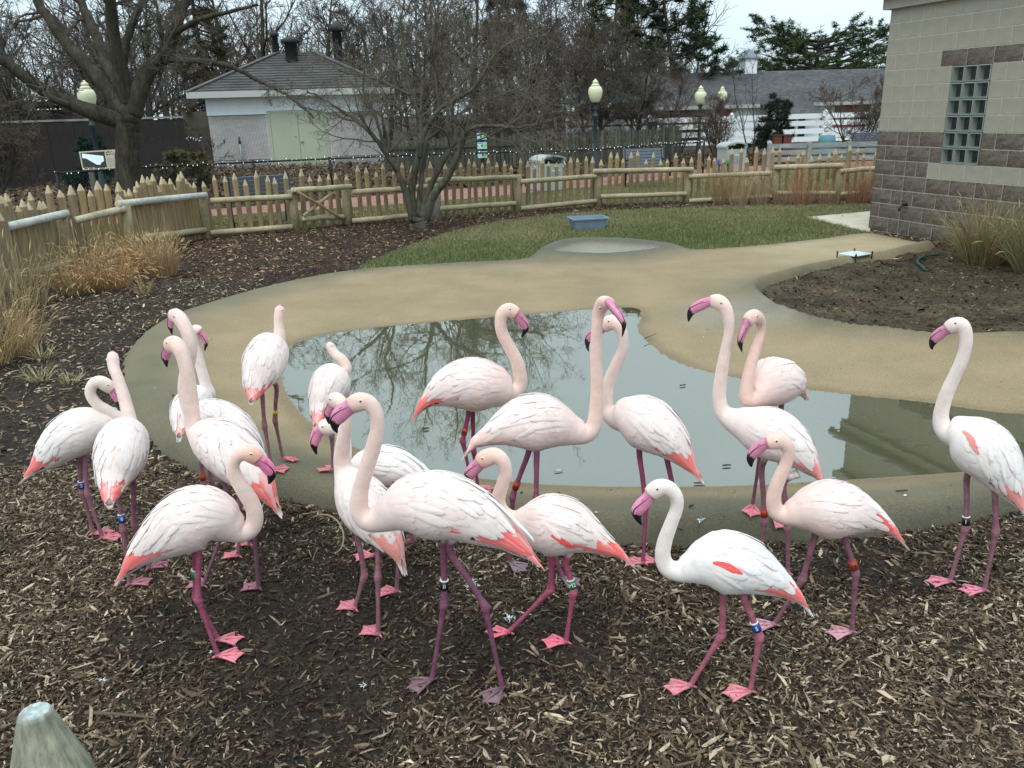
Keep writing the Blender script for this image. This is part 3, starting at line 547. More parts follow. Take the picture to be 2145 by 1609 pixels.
# ================================================================ FENCES
M_picket = mat('tan split picket', (1.06, 1.0, .90), .85, True, n1=((9, 9, 1.6), .72, 1.22), n2=((70, 70, 6), .85, 1.12), bump=((60, 60, 5), .5, .004))
M_rail = mat('peeled round rail', (1, 1, 1), .85, True, n1=(3.5, .75, 1.2), n2=(28, .8, 1.15), bump=(30, .5, .006))
FL = [tuple(G(-260, 560, .70)[:2]), tuple(G(0, 478, .70)[:2]), (-5.96, 11.29), (-5.34, 11.85), (-4.96, 13.84), (-3.62, 14.34), (-2.85, 15.04), (-1.27, 15.3), (.22, 16.08), (1.80, 16.64), (3.62, 16.92), (5.34, 16.79), (6.48, 16.5), (7.9, 16.7)]
def fhit(px, off=0.):
    """point of the fence line in the direction of a picture column, and its height for a picture row"""
    d = ray(px, 420); u = np.array([d[0], d[1]])
    best = None
    for (x1, y1), (x2, y2) in zip(FL, FL[1:]):
        e = np.array([x2 - x1, y2 - y1]); M = np.array([[u[0], -e[0]], [u[1], -e[1]]])
        s_, t_ = np.linalg.solve(M, [x1, y1])
        if -.02 <= t_ <= 1.02 and s_ > 0 and (best is None or s_ * u[1] < best[1]): best = (s_ * u[0], s_ * u[1])
    return best
def fpt(px, py, off=0.):
    h = fhit(px); d = ray(px, py); s_ = (h[1] - off) / d[1]; return EYE + d * s_
pf = thing('picket_fence', (FL[4][0], FL[4][1], 0), 'tan wooden picket fence with pointed pickets and round rails behind the pond', 'fence')
pv = []
for k_ in range(4):
    mb = MB(); r = .036 + .004 * k_; L = 1.0; tp = .085 + .012 * k_
    th = np.arange(8) / 8 * 2 * math.pi; rg_ = np.random.default_rng(k_).uniform(.9, 1.1, 8)
    rings = [np.c_[np.cos(th) * r * rg_ * 1.05, np.sin(th) * r * rg_ * .8, np.full(8, z_)] for z_ in (-.05, L - tp)] + [np.c_[np.cos(th) * r * rg_ * 1.01, np.sin(th) * r * rg_ * .78, np.full(8, L - tp + .004)], np.c_[np.cos(th) * .006, np.sin(th) * .006, np.full(8, L)]]
    base = np.array([(.345, .26, .15), (.31, .24, .148), (.37, .275, .155), (.28, .225, .148)][k_]); tip = np.array([.50, .42, .29])
    col = np.repeat(np.array([base * .8, base, tip, tip * 1.05]), 8, 0); i = np.arange(3)[:, None] * 8; j = np.arange(8)[None]
    mb.add(np.concatenate(rings), np.stack([i + j, i + (j + 1) % 8, i + 8 + (j + 1) % 8, i + 8 + j], -1).reshape(-1, 4), c=col); pv.append(mb.mesh('picket', M_picket, smooth=False))
seg = [(np.array(a), np.array(b)) for a, b in zip(FL, FL[1:])]
GATE = 5      # the bay between post 5 and 6 is the gate
gate = None
def pickets(a, b, par, sp, fat=1.):
    d = b - a; L = np.linalg.norm(d); d /= L; n = np.array([-d[1], d[0]]); n *= 1 if n[1] > 0 else -1
    for k_ in range(int(L / sp)):
        p = a + d * (k_ + .5) * L / int(L / sp) + n * .085 + rng.normal(0, .006, 2)
        z_ = rnd.choice((rnd.uniform(.84, .93), rnd.uniform(.95, 1.06)))
        inst('picket', rnd.choice(pv), par, (p[0], p[1], 0), (rnd.gauss(0, .012), rnd.gauss(0, .02), math.atan2(d[1], d[0]) + rnd.uniform(-.3, .3)), (fat, fat, z_ * (1 + .25 * (fat - 1))))
for i_, (a, b) in enumerate(seg):
    if i_ == GATE: continue
    pickets(a, b, pf, *((.112, 1.28) if i_ < 4 else (.146, .95)))
def post(p, top, r=.075, col=(.33, .28, .165), par=pf):
    mb = MB(); th = rnd.uniform(0, 1); mb.tube(np.array([(p[0], p[1], -.1), (p[0], p[1], top * .5), (p[0] + .005, p[1], top - .01), (p[0] + .005, p[1], top)]), [r * 1.05, r, r * .97, r * .90], 12, np.array([col, col, col, np.array(col) * 1.15])); return mb.build('post', M_rail, par, smooth=True)
tops = [.75, .70, .73, .79, .72, .69, .62, .54, .70, .65, .62, .69, .70, .64]
for i_, (p, tz) in enumerate(zip(FL, tops)):
    post((p[0], p[1] - .02), tz, .078 if i_ != 7 else .085, (.33, .275, .16) if i_ != 7 else (.24, .21, .16))
def rail(x0, y0, x1, y1, r=.048, col=(.40, .34, .215), par=pf, off=.10, nm='rail'):
    a, b = fpt(x0, y0, off), fpt(x1, y1, off); d = (b - a) / np.linalg.norm(b - a); m_ = (a + b) / 2 + rng.normal(0, .006, 3)
    c0 = np.array(col); endc = np.array([.50, .44, .31]); mb = MB(); mb.tube(np.array([a, a + d * .004, a * .7 + b * .3, m_, a * .3 + b * .7, b - d * .004, b]), np.array([.9, 1, 1.03, 1, 1.02, .98, .88]) * r, 12, np.array([endc, c0, c0 * rnd.uniform(.9, 1.1), c0, c0 * rnd.uniform(.9, 1.1), c0, endc])); return mb.build(nm, M_rail, par)
PALE = (.50, .50, .45)
for q in ((-250, 545, 0, 478, .052, PALE), (0, 479, 140, 447, .052, PALE), (158, 462, 262, 437, .05, (.44, .38, .27)), (246, 428, 430, 409, .05, PALE), (441, 421, 612, 412, .046), (737, 403, 918, 389, .046), (893, 378, 1082, 371, .046), (1091, 381, 1249, 369, .046), (1243, 359, 1452, 355, .048), (1442, 370, 1616, 363, .046), (1622, 351, 1766, 347, .05), (1760, 359, 1850, 352, .048)): rail(*q)
for q in ((-250, 690, -8, 596, .055, (.36, .34, .25)), (30, 581, 150, 548, .055, (.36, .34, .25)), (200, 545, 272, 519, .05), (296, 498, 430, 482, .05), (441, 488, 613, 475, .046), (738, 463, 856, 452, .046), (922, 437, 1080, 426, .046), (1091, 437, 1249, 421, .046), (1258, 412, 1438, 406, .046), (1444, 421, 1616, 412, .044), (1627, 405, 1750, 405, .048), (1760, 407, 1850, 402, .046)): rail(*q)
gate = thing('fence_gate', (FL[5][0], FL[5][1], 0), 'low wooden gate with crossed braces set in the picket fence', 'gate')
pickets(seg[GATE][0] + (.08, .07), seg[GATE][1], gate, .165)
rail(611, 399, 736, 391, .046, par=gate, off=.12); rail(633, 459, 720, 454, .044, par=gate, off=.12); rail(618, 399, 716, 457, .024, (.36, .26, .14), gate, .19, 'brace'); rail(636, 452, 697, 403, .030, (.36, .27, .15), gate, .155, 'brace')
# the near fence post the viewer looks over
q = G(72, 1490, .92); mb = MB(); mb.lathe([(.073, -.1), (.073, q[2] - .165), (.070, q[2] - .16), (.066, q[2] - .13), (.028, q[2] - .006), (.024, q[2]), (.0005, q[2] + .001)], (q[0], q[1], 0), 11, np.repeat(np.array([(.23, .22, .15), (.23, .22, .15), (.25, .24, .165), (.27, .255, .18), (.28, .27, .20), (.36, .39, .36), (.40, .44, .42)]), 11, 0))
props(mb.build('fence_post', mat('weathered post wood', (1, 1, 1), .9, True, n1=((14, 14, 2), .55, 1.4), n2=((90, 90, 9), .65, 1.3), bump=((40, 40, 8), .8, .006)), smooth=False), 'weathered pointed post top in the near left corner, cut by the frame', 'post')
# --- chain link fence with string lights
M_blk = mat('black coated steel', (.012, .012, .013), .5, True, spec=.3)
CF = [np.array([*G(x, y, .88)[:2], 0]) for x, y in ((118, 361), (330, 347), (530, 338), (690, 331), (845, 324), (1100, 316), (1210, 313), (1310, 307), (1405, 300), (1475, 296))]
def chain(pts, label, H_=.86, sp=.075):
    cf = thing('chain_link_fence', pts[0], label, 'fence'); mesh = MB()
    for p in pts:
        mb = MB(); mb.tube(np.array([p, p + UPV * (H_ + .02)]), [.030, .030], 8); mb.lathe([(.034, H_ + .02), (.025, H_ + .045), (.001, H_ + .055)], (p[0], p[1], 0), 8); mb.build('post', M_blk, cf)
    for a, b in zip(pts, pts[1:]):
        mb = MB(); mb.tube(np.array([a + UPV * H_, b + UPV * H_]), [.021, .021], 8); mb.build('top_rail', M_blk, cf)
        L = np.linalg.norm(b - a); d = (b - a) / L; n = int(L / sp); h = H_ - .06
        P0 = []; P1 = []
        for k_ in range(-int(h / sp), n):
            for sg in (1, -1):
                x0, x1 = k_ * sp, k_ * sp + h; z0, z1 = (.03, .03 + h) if sg > 0 else (.03 + h, .03)
                if x0 < 0: z0 += (-x0) * sg; x0 = 0
                if x1 > L: z1 -= (x1 - L) * sg; x1 = L
                if x1 - x0 > .02: P0.append(a + d * x0 + UPV * z0); P1.append(a + d * x1 + UPV * z1)
        mesh.tubes(np.stack([np.array(P0), np.array(P1)], 1), np.full((len(P0), 2), .0028), 3)
    props(mesh.build('wire_mesh', M_blk, cf), kind='stuff'); return cf
chain(CF, 'low black chain link fence with white string lights along its top rail')
CF2 = [np.array([-9.6, 27.5, 0]), np.array([-11.6, 30.8, 0]), np.array([-14.5, 34, 0])]
chain(CF2, 'black chain link fence running back left of the white building', 1.25, .12)
M_bulb = mat('lit white bulb', (.8, .85, .9), .4, False, emit=(.85, .93, 1, 1.1))
def lights(pts, z, n, label):
    L = thing('string_lights', pts[0] + UPV * z, label, 'string lights', 'strings of white lights'); P = []; tot = 0
    seg_ = [np.linalg.norm(b - a) for a, b in zip(pts, pts[1:])]; cum = np.concatenate([[0], np.cumsum(seg_)]); s_ = np.linspace(0, cum[-1], n)
    for k_, x in enumerate(s_):
        i = min(np.searchsorted(cum, x, 'right') - 1, len(pts) - 2); f_ = (x - cum[i]) / seg_[i]; P.append(pts[i] * (1 - f_) + pts[i + 1] * f_ + np.array([rnd.gauss(0, .015), -.03 + rnd.gauss(0, .01), z + rnd.uniform(-.055, .055)]))
    P = np.array(P); mb = MB(); mb.tube(P, .004, 4); mb.build('cord', M_blk, L)
    mb = MB()
    for p in P:
        r = rnd.uniform(.007, .012); v = np.array([(1, 0, 0), (-1, 0, 0), (0, 1, 0), (0, -1, 0), (0, 0, 1.3), (0, 0, -1.3)]) * r + p; mb.add(v, None, [[0, 2, 4], [2, 1, 4], [1, 3, 4], [3, 0, 4], [2, 0, 5], [1, 2, 5], [3, 1, 5], [0, 3, 5]])
    props(mb.build('bulbs', M_bulb, L), kind='stuff')
lights(CF, .87, 150, 'white string lights wound along the low chain link fence'); lights(CF2, 1.26, 60, 'white string lights on the fence running back beside the building')
# --- white paddock fence, grey plank fence, old dark palings, dark board wall
M_wp = mat('white vinyl board', (.80, .82, .82), .5, True)
def plank_fence(pts, nm, label, heights, th, Mx, ph, pw, gap=2.4, cap=True, pc=(1, 1, 1)):
    f = thing(nm, pts[0], label, 'fence')
    for a, b in zip(pts, pts[1:]):
        L = np.linalg.norm(b - a); n = max(1, int(L / gap)); d = (b - a) / L
        for k_ in range(n):
            p, q_ = a + d * L * k_ / n, a + d * L * (k_ + 1) / n
            mb = MB(); mb.box(p + UPV * ph / 2, pw, pw, ph, None, pc); 
            if cap: mb.box(p + UPV * (ph + .05), pw * 1.1, pw * 1.1, .1, None, pc, taper=.1)
            mb.build('post', Mx, f, smooth=False)
            for z_ in heights: mb = MB(); mb.bar(p + d * pw * .52 + UPV * z_, q_ - d * pw * .52 + UPV * z_, .04, th, col=np.array(pc) * rnd.uniform(.9, 1.05)); mb.build('board', Mx, f, smooth=False)
    return f
plank_fence([np.array([2.6, 35.5, 0]), np.array([9.3, 35.5, 0]), np.array([13.4, 36.2, 0]), np.array([15.2, 35.4, 0])], 'paddock_fence', 'white board paddock fence in front of the barn', (.34, .66, .98, 1.26), .20, M_wp, 1.42, .15)
plank_fence([np.array([7.9, 25.6, 0]), np.array([12.5, 25.2, 0])], 'plank_fence', 'grey weathered plank fence behind the right end of the pickets', (.22, .42, .61), .13, mat('grey weathered plank', (.27, .29, .27), .9, True, n1=((3, 3, 20), .7, 1.2)), 0.70, .12, 1.15, False)
op = thing('paling_fence', (-3, 29, 0), 'dark mossy paling fence behind the low chain link fence', 'fence'); mb = MB()
for a, b in ((np.array([-3.9, 27.5, 0]), np.array([.5, 28.2, 0])), (np.array([.5, 28.2, 0]), np.array([6.2, 30.2, 0]))):
    L = np.linalg.norm(b - a); n = int(L / .13)
    for k_ in range(n):
        p = a + (b - a) * (k_ + .5) / n; h = rnd.uniform(1.0, 1.18); mb.box(p + UPV * h / 2, .10, .03, h, rz(math.atan2(b[1] - a[1], b[0] - a[0])), np.array([.085, .085, .06]) * rnd.uniform(.6, 1.4))
props(mb.build('palings', mat('mossy paling', (1, 1, 1), .9, True, n1=((6, 6, 2), .6, 1.3)), op, smooth=False), kind='stuff')
mb = MB(); mb.bar((-3.9, 27.45, .8), (.5, 28.15, .8), .05, .09, col=(.06, .06, .05)); mb.build('rail', M_picket, op, smooth=False)
bw = thing('board_wall', (-17, 27, 0), 'tall dark brown board wall at the far left behind the bare shrub', 'wall'); a, b = np.array([-22, 25.0, 0]), np.array([-10.4, 28.3, 0]); L = np.linalg.norm(b - a); M_dk = mat('dark stained board', (1, 1, 1), .9, True, n1=((3, 3, 1), .7, 1.2))
_bd = MB(); _bd.box((0, 0, .95), .245, .05, 1.9, None, (.030, .026, .023)); _bdm = _bd.mesh('board', M_dk, False)
for k_ in range(int(L / .25)): inst('board', _bdm, bw, a + (b - a) * (k_ + .5) / int(L / .25) + (0, rnd.gauss(0, .008), 0), (0, 0, math.atan2(b[1] - a[1], b[0] - a[0])), (1, 1, rnd.uniform(.99, 1.01)))
mb = MB(); mb.bar(a + UPV * 1.95, b + UPV * 1.95, .12, .06, col=(.24, .24, .21)); mb.build('cap_rail', M_dk, bw, smooth=False)
# pale lean-to roof and grey wall glimpsed through the trees on the left
sh = thing('shed', (-21, 36, 0), 'low grey shed glimpsed through branches at the upper left', 'shed'); mb = MB(); mb.box((-22, 38, 1.2), 9, 5, 2.4, None, (.14, .13, .12)); mb.build('wall', M_dk, sh, smooth=False)
mb = MB(); mb.box((-22, 37.6, 2.62), 9.8, 6.2, .18, rz(0), (.30, .31, .32)); mb.build('roof', M_shing, sh, smooth=False)
rw = thing('retaining_wall', (-13, 40, 0), 'pale block retaining wall stepping up behind the big tree', 'wall'); 
for k_ in range(3): mb = MB(); mb.box((-13.5 + k_ * .8, 41 + k_, .75 + .35 * k_), 6.5 - k_, .4, 1.5 + .7 * k_, None, (.28 + .04 * k_, .27 + .04 * k_, .24 + .03 * k_)); mb.build('course', M_capst, rw, smooth=False)
import numpy as np
F=1735.;TH=.3198;RO=.0301;H=1.87
r0=np.array([1.,0,0]);u0=np.array([0,np.sin(TH),np.cos(TH)]);FW=np.array([0,np.cos(TH),-np.sin(TH)])
R=np.cos(RO)*r0-np.sin(RO)*u0;U=np.cos(RO)*u0+np.sin(RO)*r0
O=np.array([0,0,H])
def ray(x,y): return FW+R*(x-1072.5)/F-U*(y-804.5)/F
def G(x,y,z=0.):
    d=ray(x,y);return O+d*(z-H)/d[2]
def PY(x,y,Y):
    d=ray(x,y);return O+d*Y/d[1]
def proj(P):
    P=np.asarray(P,float)-O
    return 1072.5+F*P@R/(P@FW),804.5-F*P@U/(P@FW)
# ================================================================ TREES, SHRUBS, GRASSES
def bark(nm, c, s=1.): return mat(nm, c, .95, True, n1=((5 * s, 5 * s, 1.5 * s), .6, 1.4), n2=((30 * s, 30 * s, 8 * s), .65, 1.3), bump=((22 * s, 22 * s, 5 * s), 1., .03), spec=.1)
M_bark1 = bark('dark furrowed bark', (.052, .047, .035)); M_bark2 = bark('grey green smooth bark', (.090, .086, .060)); M_twig = mat('bare twig', (1, 1, 1), .9, True, spec=.1)
M_needle = mat('pine needles', (1, 1, 1), .8, True, n1=(1.5, .7, 1.3), spec=.15)
def grow(Sx, D, L, R0, K, wander, up, rg, taper=.3):
    N = len(Sx); P = np.zeros((N, K, 3)); P[:, 0] = Sx; D = D / np.linalg.norm(D, axis=1)[:, None]; st = (L / (K - 1))[:, None]
    for k in range(1, K):
        P[:, k] = P[:, k - 1] + D * st; D = D + rg.normal(0, wander, (N, 3)) + np.array([0, 0, up]); D = D / np.linalg.norm(D, axis=1)[:, None]
    return P, R0[:, None] * np.linspace(1, taper, K)[None]
def spawn(P, Rr, n, tmin, ang, ratio, K, wander, up, rg, rr=.6, taper=.3, rmin=.002, lmax=9.):
    N, Kp = P.shape[:2]; L = np.linalg.norm(np.diff(P, axis=1), axis=2).sum(1); n = np.broadcast_to(np.asarray(n), (N,)); idx = np.repeat(np.arange(N), n)
    t = rg.uniform(tmin, 1., len(idx)); f = t * (Kp - 1); i = np.minimum(f.astype(int), Kp - 2); f = (f - i)[:, None]
    Sx = P[idx, i] * (1 - f) + P[idx, i + 1] * f; T = P[idx, i + 1] - P[idx, i]; T /= np.linalg.norm(T, axis=1)[:, None] + 1e-9
    q = rg.normal(0, 1, (len(idx), 3)); q -= T * (q * T).sum(1)[:, None]; q /= np.linalg.norm(q, axis=1)[:, None]
    a = rg.uniform(*ang, len(idx))[:, None]; D = T * np.cos(a) + q * np.sin(a)
    rl = Rr[idx, i] * (1 - f[:, 0]) + Rr[idx, i + 1] * f[:, 0]
    Lc = np.minimum(L[idx] * ratio * rg.uniform(.55, 1.25, len(idx)) * (1.15 - .55 * t), lmax)
    return grow(Sx, D, Lc, np.maximum(rl * rr, rmin), K, wander, up, rg, taper)
def tcol(n, base, rg, var=.25): return np.asarray(base) * rg.uniform(1 - var, 1 + var, (n, 1))
TW = np.array([.098, .083, .070])
def bare_tree(seed, h, stems=1, tr=.14, spread=.35, n=(9, 8, 7, 5), tw=TW, up=.06, rmin=.005, lean=.0, low=.25, bm=None, sides=3):
    """returns (trunk mesh, crown mesh) about the origin"""
    rg = np.random.default_rng(seed); a = rg.uniform(0, 6.28, stems); sp = rg.uniform(.5, 1, stems) * spread * (stems > 1) + lean
    P0, R0 = grow(np.c_[np.cos(a) * tr * (stems > 1), np.sin(a) * tr * (stems > 1), np.full(stems, -.1)], np.c_[np.cos(a) * sp, np.sin(a) * sp, np.ones(stems)], np.full(stems, h * (.8 if stems > 1 else .9)) * rg.uniform(.85, 1.05, stems), np.full(stems, tr), 9, .09, .05, rg, .12)
    t = MB(); t.tubes(P0, R0, 8, np.full((stems, 3), 1.))
    P1, R1 = spawn(P0, R0, n[0], low, (.5, 1.1), .5, 7, .14, up, rg, .55, .25, rmin * 2); t.tubes(P1, R1, 5, tcol(len(P1), (1, 1, 1), rg, .1))
    c = MB(); P2, R2 = spawn(P1, R1, n[1], .15, (.4, 1.1), .5, 5, .18, up, rg, .6, .3, rmin * 1.4); c.tubes(P2, R2, 4, tcol(len(P2), tw * .85, rg))
    P3, R3 = spawn(P2, R2, n[2], .15, (.4, 1.2), .55, 4, .22, up * .5, rg, .65, .4, rmin); c.tubes(P3, R3, sides, tcol(len(P3), tw, rg))
    if len(n) > 3 and n[3]: P4, R4 = spawn(P3, R3, n[3], .2, (.4, 1.2), .6, 3, .25, 0, rg, .7, .6, rmin * .8); c.tubes(P4, R4, 3, tcol(len(P4), tw * 1.1, rg))
    return t.mesh('trunk', bm or M_bark1), c.mesh('crown', M_twig, False)
def put_tree(name, meshes, loc, label, cat='tree', group=None, rot=0., sc=1.):
    t = thing(name, loc, label, cat, group); t.rotation_euler = (0, 0, rot); t.scale = (sc,) * 3
    for nm, me in zip(('trunk', 'crown'), meshes):
        o = bpy.data.objects.new(nm, me); COL.objects.link(o); o.parent = t
    return t
# --- the two named trees: limbs followed one by one
def traced(name, label, Y0, stems, loc, bm, tw, seed, grow_n, rmin, r1=.38):
    T = thing(name, loc, label, 'tree'); rg = np.random.default_rng(seed); crown = MB()
    for nm, pts, dY in stems:
        n = len(pts); P = np.array([[*PY(p[0], p[1], Y0 + dY * (k / (n - 1)) ** 1.2), p[2] / 2 * .93 * depth(PY(p[0], p[1], Y0)) / F_PX] for k, p in enumerate(pts)]); Q = spline(P, 6); m_ = len(Q)
        Q[:, :3] += rg.normal(0, .010, (m_, 3)) * np.linspace(0, 1, m_)[:, None]; Q[:, 3] *= rg.uniform(.95, 1.06, m_)
        mb = MB(); mb.tube(Q[:, :3], Q[:, 3], 12, (1, 1, 1)); mb.build(nm, bm, T)
        if nm == 'trunk': continue
        L = np.linalg.norm(np.diff(Q[:, :3], axis=0), axis=1).sum(); Pp = Q[None, :, :3]; Rp = Q[None, :, 3]
        P1, R1 = spawn(Pp, Rp, int(grow_n[0] * L), .25, (.5, 1.2), r1, 8, .17, .05, rg, .42, .22, rmin * 2.4, 2.6)
        crown.tubes(P1, R1, 6, tcol(len(P1), tw * .75, rg, .15))
        P2, R2 = spawn(P1, R1, grow_n[1], .1, (.4, 1.15), .50, 6, .22, .03, rg, .55, .3, rmin * 1.5); crown.tubes(P2, R2, 4, tcol(len(P2), tw * .9, rg))
        P3, R3 = spawn(P2, R2, grow_n[2], .1, (.4, 1.2), .55, 5, .26, .0, rg, .62, .45, rmin); crown.tubes(P3, R3, 3, tcol(len(P3), tw, rg))
        P4, R4 = spawn(P3, R3, grow_n[3], .15, (.4, 1.2), .55, 4, .28, -.02, rg, .75, .6, rmin * .75); crown.tubes(P4, R4, 3, tcol(len(P4), tw * 1.15, rg))
    crown.build('crown', M_twig, T, False); return T
b = G(880, 478); CT = 14.1
traced('multi_stemmed_tree', 'bare many-stemmed tree with grey-green bark growing in mulch before the fence', CT, [
    ('trunk', [(880, 486, 49.2), (880, 474, 42.6), (880, 462, 37.7), (880, 450, 21.3)], 0),
    ('stem', [(866, 462, 19.7), (850, 403, 15.6), (834, 366, 13.1), (807, 319, 11.5), (777, 279, 9.8), (735, 244, 7.4), (690, 216, 4.9), (640, 190, 3.3)], -.5),
    ('stem', [(868, 455, 21.3), (862, 396, 18.0), (876, 329, 14.8), (883, 292, 12.3), (878, 242, 9.8), (861, 201, 8.2), (851, 141, 6.6), (840, 60, 4.9), (850, -20, 3.3)], .5),
    ('stem', [(890, 460, 23.0), (908, 410, 19.7), (935, 375, 16.4), (962, 319, 13.1), (979, 275, 10.7), (1022, 263, 8.2), (1080, 268, 5.7), (1135, 255, 3.3)], -.7),
    ('stem', [(884, 455, 19.7), (898, 400, 14.8), (930, 335, 12.3), (955, 285, 9.8), (940, 240, 7.4), (930, 190, 6.6), (965, 110, 4.9), (985, 20, 3.3)], .7),
    ('stem', [(880, 330, 12.3), (884, 288, 11.5), (918, 232, 9.8), (960, 205, 8.2), (992, 183, 7.4), (1039, 114, 5.7), (1090, 80, 4.1), (1150, 60, 2.5)], -.3),
    ('stem', [(874, 455, 16.4), (880, 400, 12.3), (888, 340, 9.8), (900, 290, 8.2), (935, 255, 6.6), (1010, 215, 4.9), (1075, 190, 3.3)], .9),
    ('stem', [(812, 326, 9.0), (800, 290, 7.4), (785, 240, 6.6), (760, 180, 4.9), (770, 110, 4.1), (745, 40, 2.5)], .2),
    ('stem', [(860, 200, 7.4), (820, 180, 5.7), (770, 160, 4.9), (720, 150, 3.3), (660, 110, 2.5)], .4),
    ('stem', [(930, 190, 6.6), (905, 120, 4.9), (915, 50, 4.1), (900, -30, 2.5)], -.5)], (b[0], b[1], 0), M_bark2, np.array([.145, .122, .096]), 41, (3.7, 6, 6, 3), .0026, .55)
traced('big_bare_tree', 'big dark bare tree with thick spreading limbs at the upper left', 17.4, [
    ('trunk', [(276, 440, 66), (271, 390, 60), (268, 330, 54), (268, 285, 54), (268, 255, 58), (268, 235, 52), (268, 222, 30)], 0),
    ('limb', [(266, 258, 44), (236, 248, 38), (201, 237, 34), (134, 211, 28), (84, 184, 27), (40, 151, 24), (0, 124, 20), (-60, 95, 16), (-130, 80, 9)], -1.2),
    ('limb', [(262, 235, 42), (215, 172, 34), (168, 122, 30), (134, 84, 27), (108, 44, 24), (80, 8, 20), (52, -55, 14), (30, -130, 7)], .8),
    ('limb', [(262, 225, 34), (238, 165, 28), (221, 134, 26), (205, 84, 24), (188, 44, 22), (171, 7, 19), (150, -80, 9)], 1.8),
    ('limb', [(268, 220, 36), (250, 140, 30), (238, 70, 26), (232, 0, 22), (228, -90, 11)], -.6),
    ('limb', [(276, 240, 46), (288, 200, 42), (309, 152, 38), (346, 112, 32), (366, 67, 27), (379, 27, 23), (400, -30, 16), (425, -120, 8)], .5),
    ('limb', [(262, 170, 22), (258, 134, 20), (266, 84, 19), (285, 34, 17), (300, -5, 15), (312, -80, 8)], 1.2),
    ('limb', [(345, 124, 17), (385, 126, 14), (440, 130, 12), (490, 142, 10), (535, 165, 9), (575, 185, 7), (612, 208, 5), (655, 245, 3)], -1.0),
    ('limb', [(366, 70, 14), (420, 40, 11), (480, 25, 8), (540, 10, 5)], -.6)], (*PY(276, 430, 17.4)[:2], 0), M_bark1, np.array([.105, .092, .078]), 42, (2.4, 7, 6, 3), .0036)
# --- background woods: every tree its own copy
V = [bare_tree(1, 9.5, 1, .17, n=(15, 8, 7, 4), rmin=.011), bare_tree(2, 8, 3, .12, .35, n=(12, 8, 8, 3), rmin=.011), bare_tree(3, 11, 1, .19, n=(15, 8, 7, 4), rmin=.012, tw=TW * np.array([1.05, .95, .85])), bare_tree(4, 6.5, 5, .075, .5, n=(10, 7, 8, 0), rmin=.007, tw=TW * np.array([1.1, .9, .8]))]
WOODS = [(-31, 40, 2, 1.0, 'bare tree left edge'), (-24, 36, 0, .9, ''), (-20, 44, 2, 1.0, ''), (-19, 33, 1, .85, ''), (-15.5, 38, 0, 1.0, ''), (-14.6, 33.5, 1, .8, ''), (-12.5, 46, 2, 1.05, ''), (-9, 43, 0, 1.05, ''), (-6, 44, 1, 1.1, ''), (-3.2, 40, 0, .95, ''), (-3.4, 34.0, 1, .85, ''), (-1.2, 37.5, 2, .85, ''), (.6, 33.0, 1, .8, ''), (1.5, 41, 0, .9, ''), (2.6, 38.5, 3, 1.0, ''), (3.5, 34.6, 1, .7, ''), (5.2, 43, 0, .85, ''), (5.2, 34.2, 1, .62, ''), (7.4, 39.5, 3, .62, ''), (-27, 50, 0, 1.1, ''), (-17, 54, 2, 1.1, ''), (-4, 54, 2, 1.05, ''), (2, 56, 0, 1.05, ''), (4.5, 58, 1, .95, ''), (12.5, 62, 0, .75, ''), (17, 64, 1, .8, ''), (22, 62, 0, .75, ''), (27, 60, 1, .85, '')]
WL = ['at the far left edge of the wood', 'left of the big limbs, above the dark wall', 'rising over the grey shed roof', 'low forked, beside the dark board wall', 'behind the big left tree trunk', 'close left of the white building', 'over the left end of the hip roof', 'above the hip roof ridge, left of the flues', 'over the right flue of the white building', 'behind the right end of the hip roof', 'beside the right wall of the white building', 'straight behind the multi-stemmed tree', 'behind the green sign panels', 'tall, right of the sign panels', 'low bushy, over the dark paling fence', 'forked, just left of the street lamp', 'right behind the street lamp globe', 'forked, at the left end of the white paddock fence', 'low bushy, beside the left end of the barn', 'faint, far back at the left', 'faint, far behind the big left tree', 'faint, far behind the many stems', 'faint, far back at the centre', 'faint, far back right of centre', 'faint, behind the left of the barn ridge', 'faint, behind the cupola', 'faint, under the wide pine', 'faint, behind the block building corner']
for k_, ((x, y, v_, s_, _), w_) in enumerate(zip(WOODS, WL)): put_tree('bare_tree', V[v_], (x, y, 0), 'bare winter tree ' + w_, 'tree', 'bare trees of the wood behind', k_ * 2.4, s_)
SH = [bare_tree(11, 3.0, 9, .035, .75, n=(7, 7, 7, 3), rmin=.005, tw=np.array([.115, .085, .065]), low=.15), bare_tree(12, 2.2, 12, .02, .9, n=(6, 7, 7, 2), rmin=.005, tw=np.array([.085, .062, .05]), low=.1)]
for k_, (x, y, v_, s_, l_) in enumerate([(-2.0, 29.6, 1, 1.1, 'dark bare bush right of the white building'), (-.2, 30.2, 0, 1.0, 'dark bare bush behind the paling fence, left of the bin'), (1.4, 29.6, 1, 1.2, 'low dense bush behind the bin and palings'), (2.6, 30.6, 0, .62, 'bare bush left of the street lamp behind palings'), (4.3, 31, 1, .75, 'bush in front of the white paddock fence, left part'), (6.3, 31.5, 0, .75, 'bare brown bush beside the second lamp'), (7.2, 29, 0, .85, 'upright bare shrub left of the dark evergreen'), (11.6, 28.5, 0, 1.0, 'spreading bare crab tree before the red barn doors'), (-14.2, 23.8, 0, 1.0, 'bare reddish shrub with pale stems at the left edge'), (-11.0, 30.5, 1, .9, 'small bare shrub by the fence left of the white building'), (-17.5, 25, 0, 1.1, 'bare reddish shrub cut by the left edge')]):
    put_tree('bare_shrub', SH[v_], (x, y, 0), l_, 'shrub', 'bare shrubs', k_ * 1.7, s_)
sap = bare_tree(14, 4.2, 2, .03, .12, n=(9, 4, 3, 0), rmin=.004, up=.2); put_tree('sapling', sap, (7.9, 27.5, 0), 'thin bare sapling rising in front of the barn roof', 'tree', None, .4, .95)
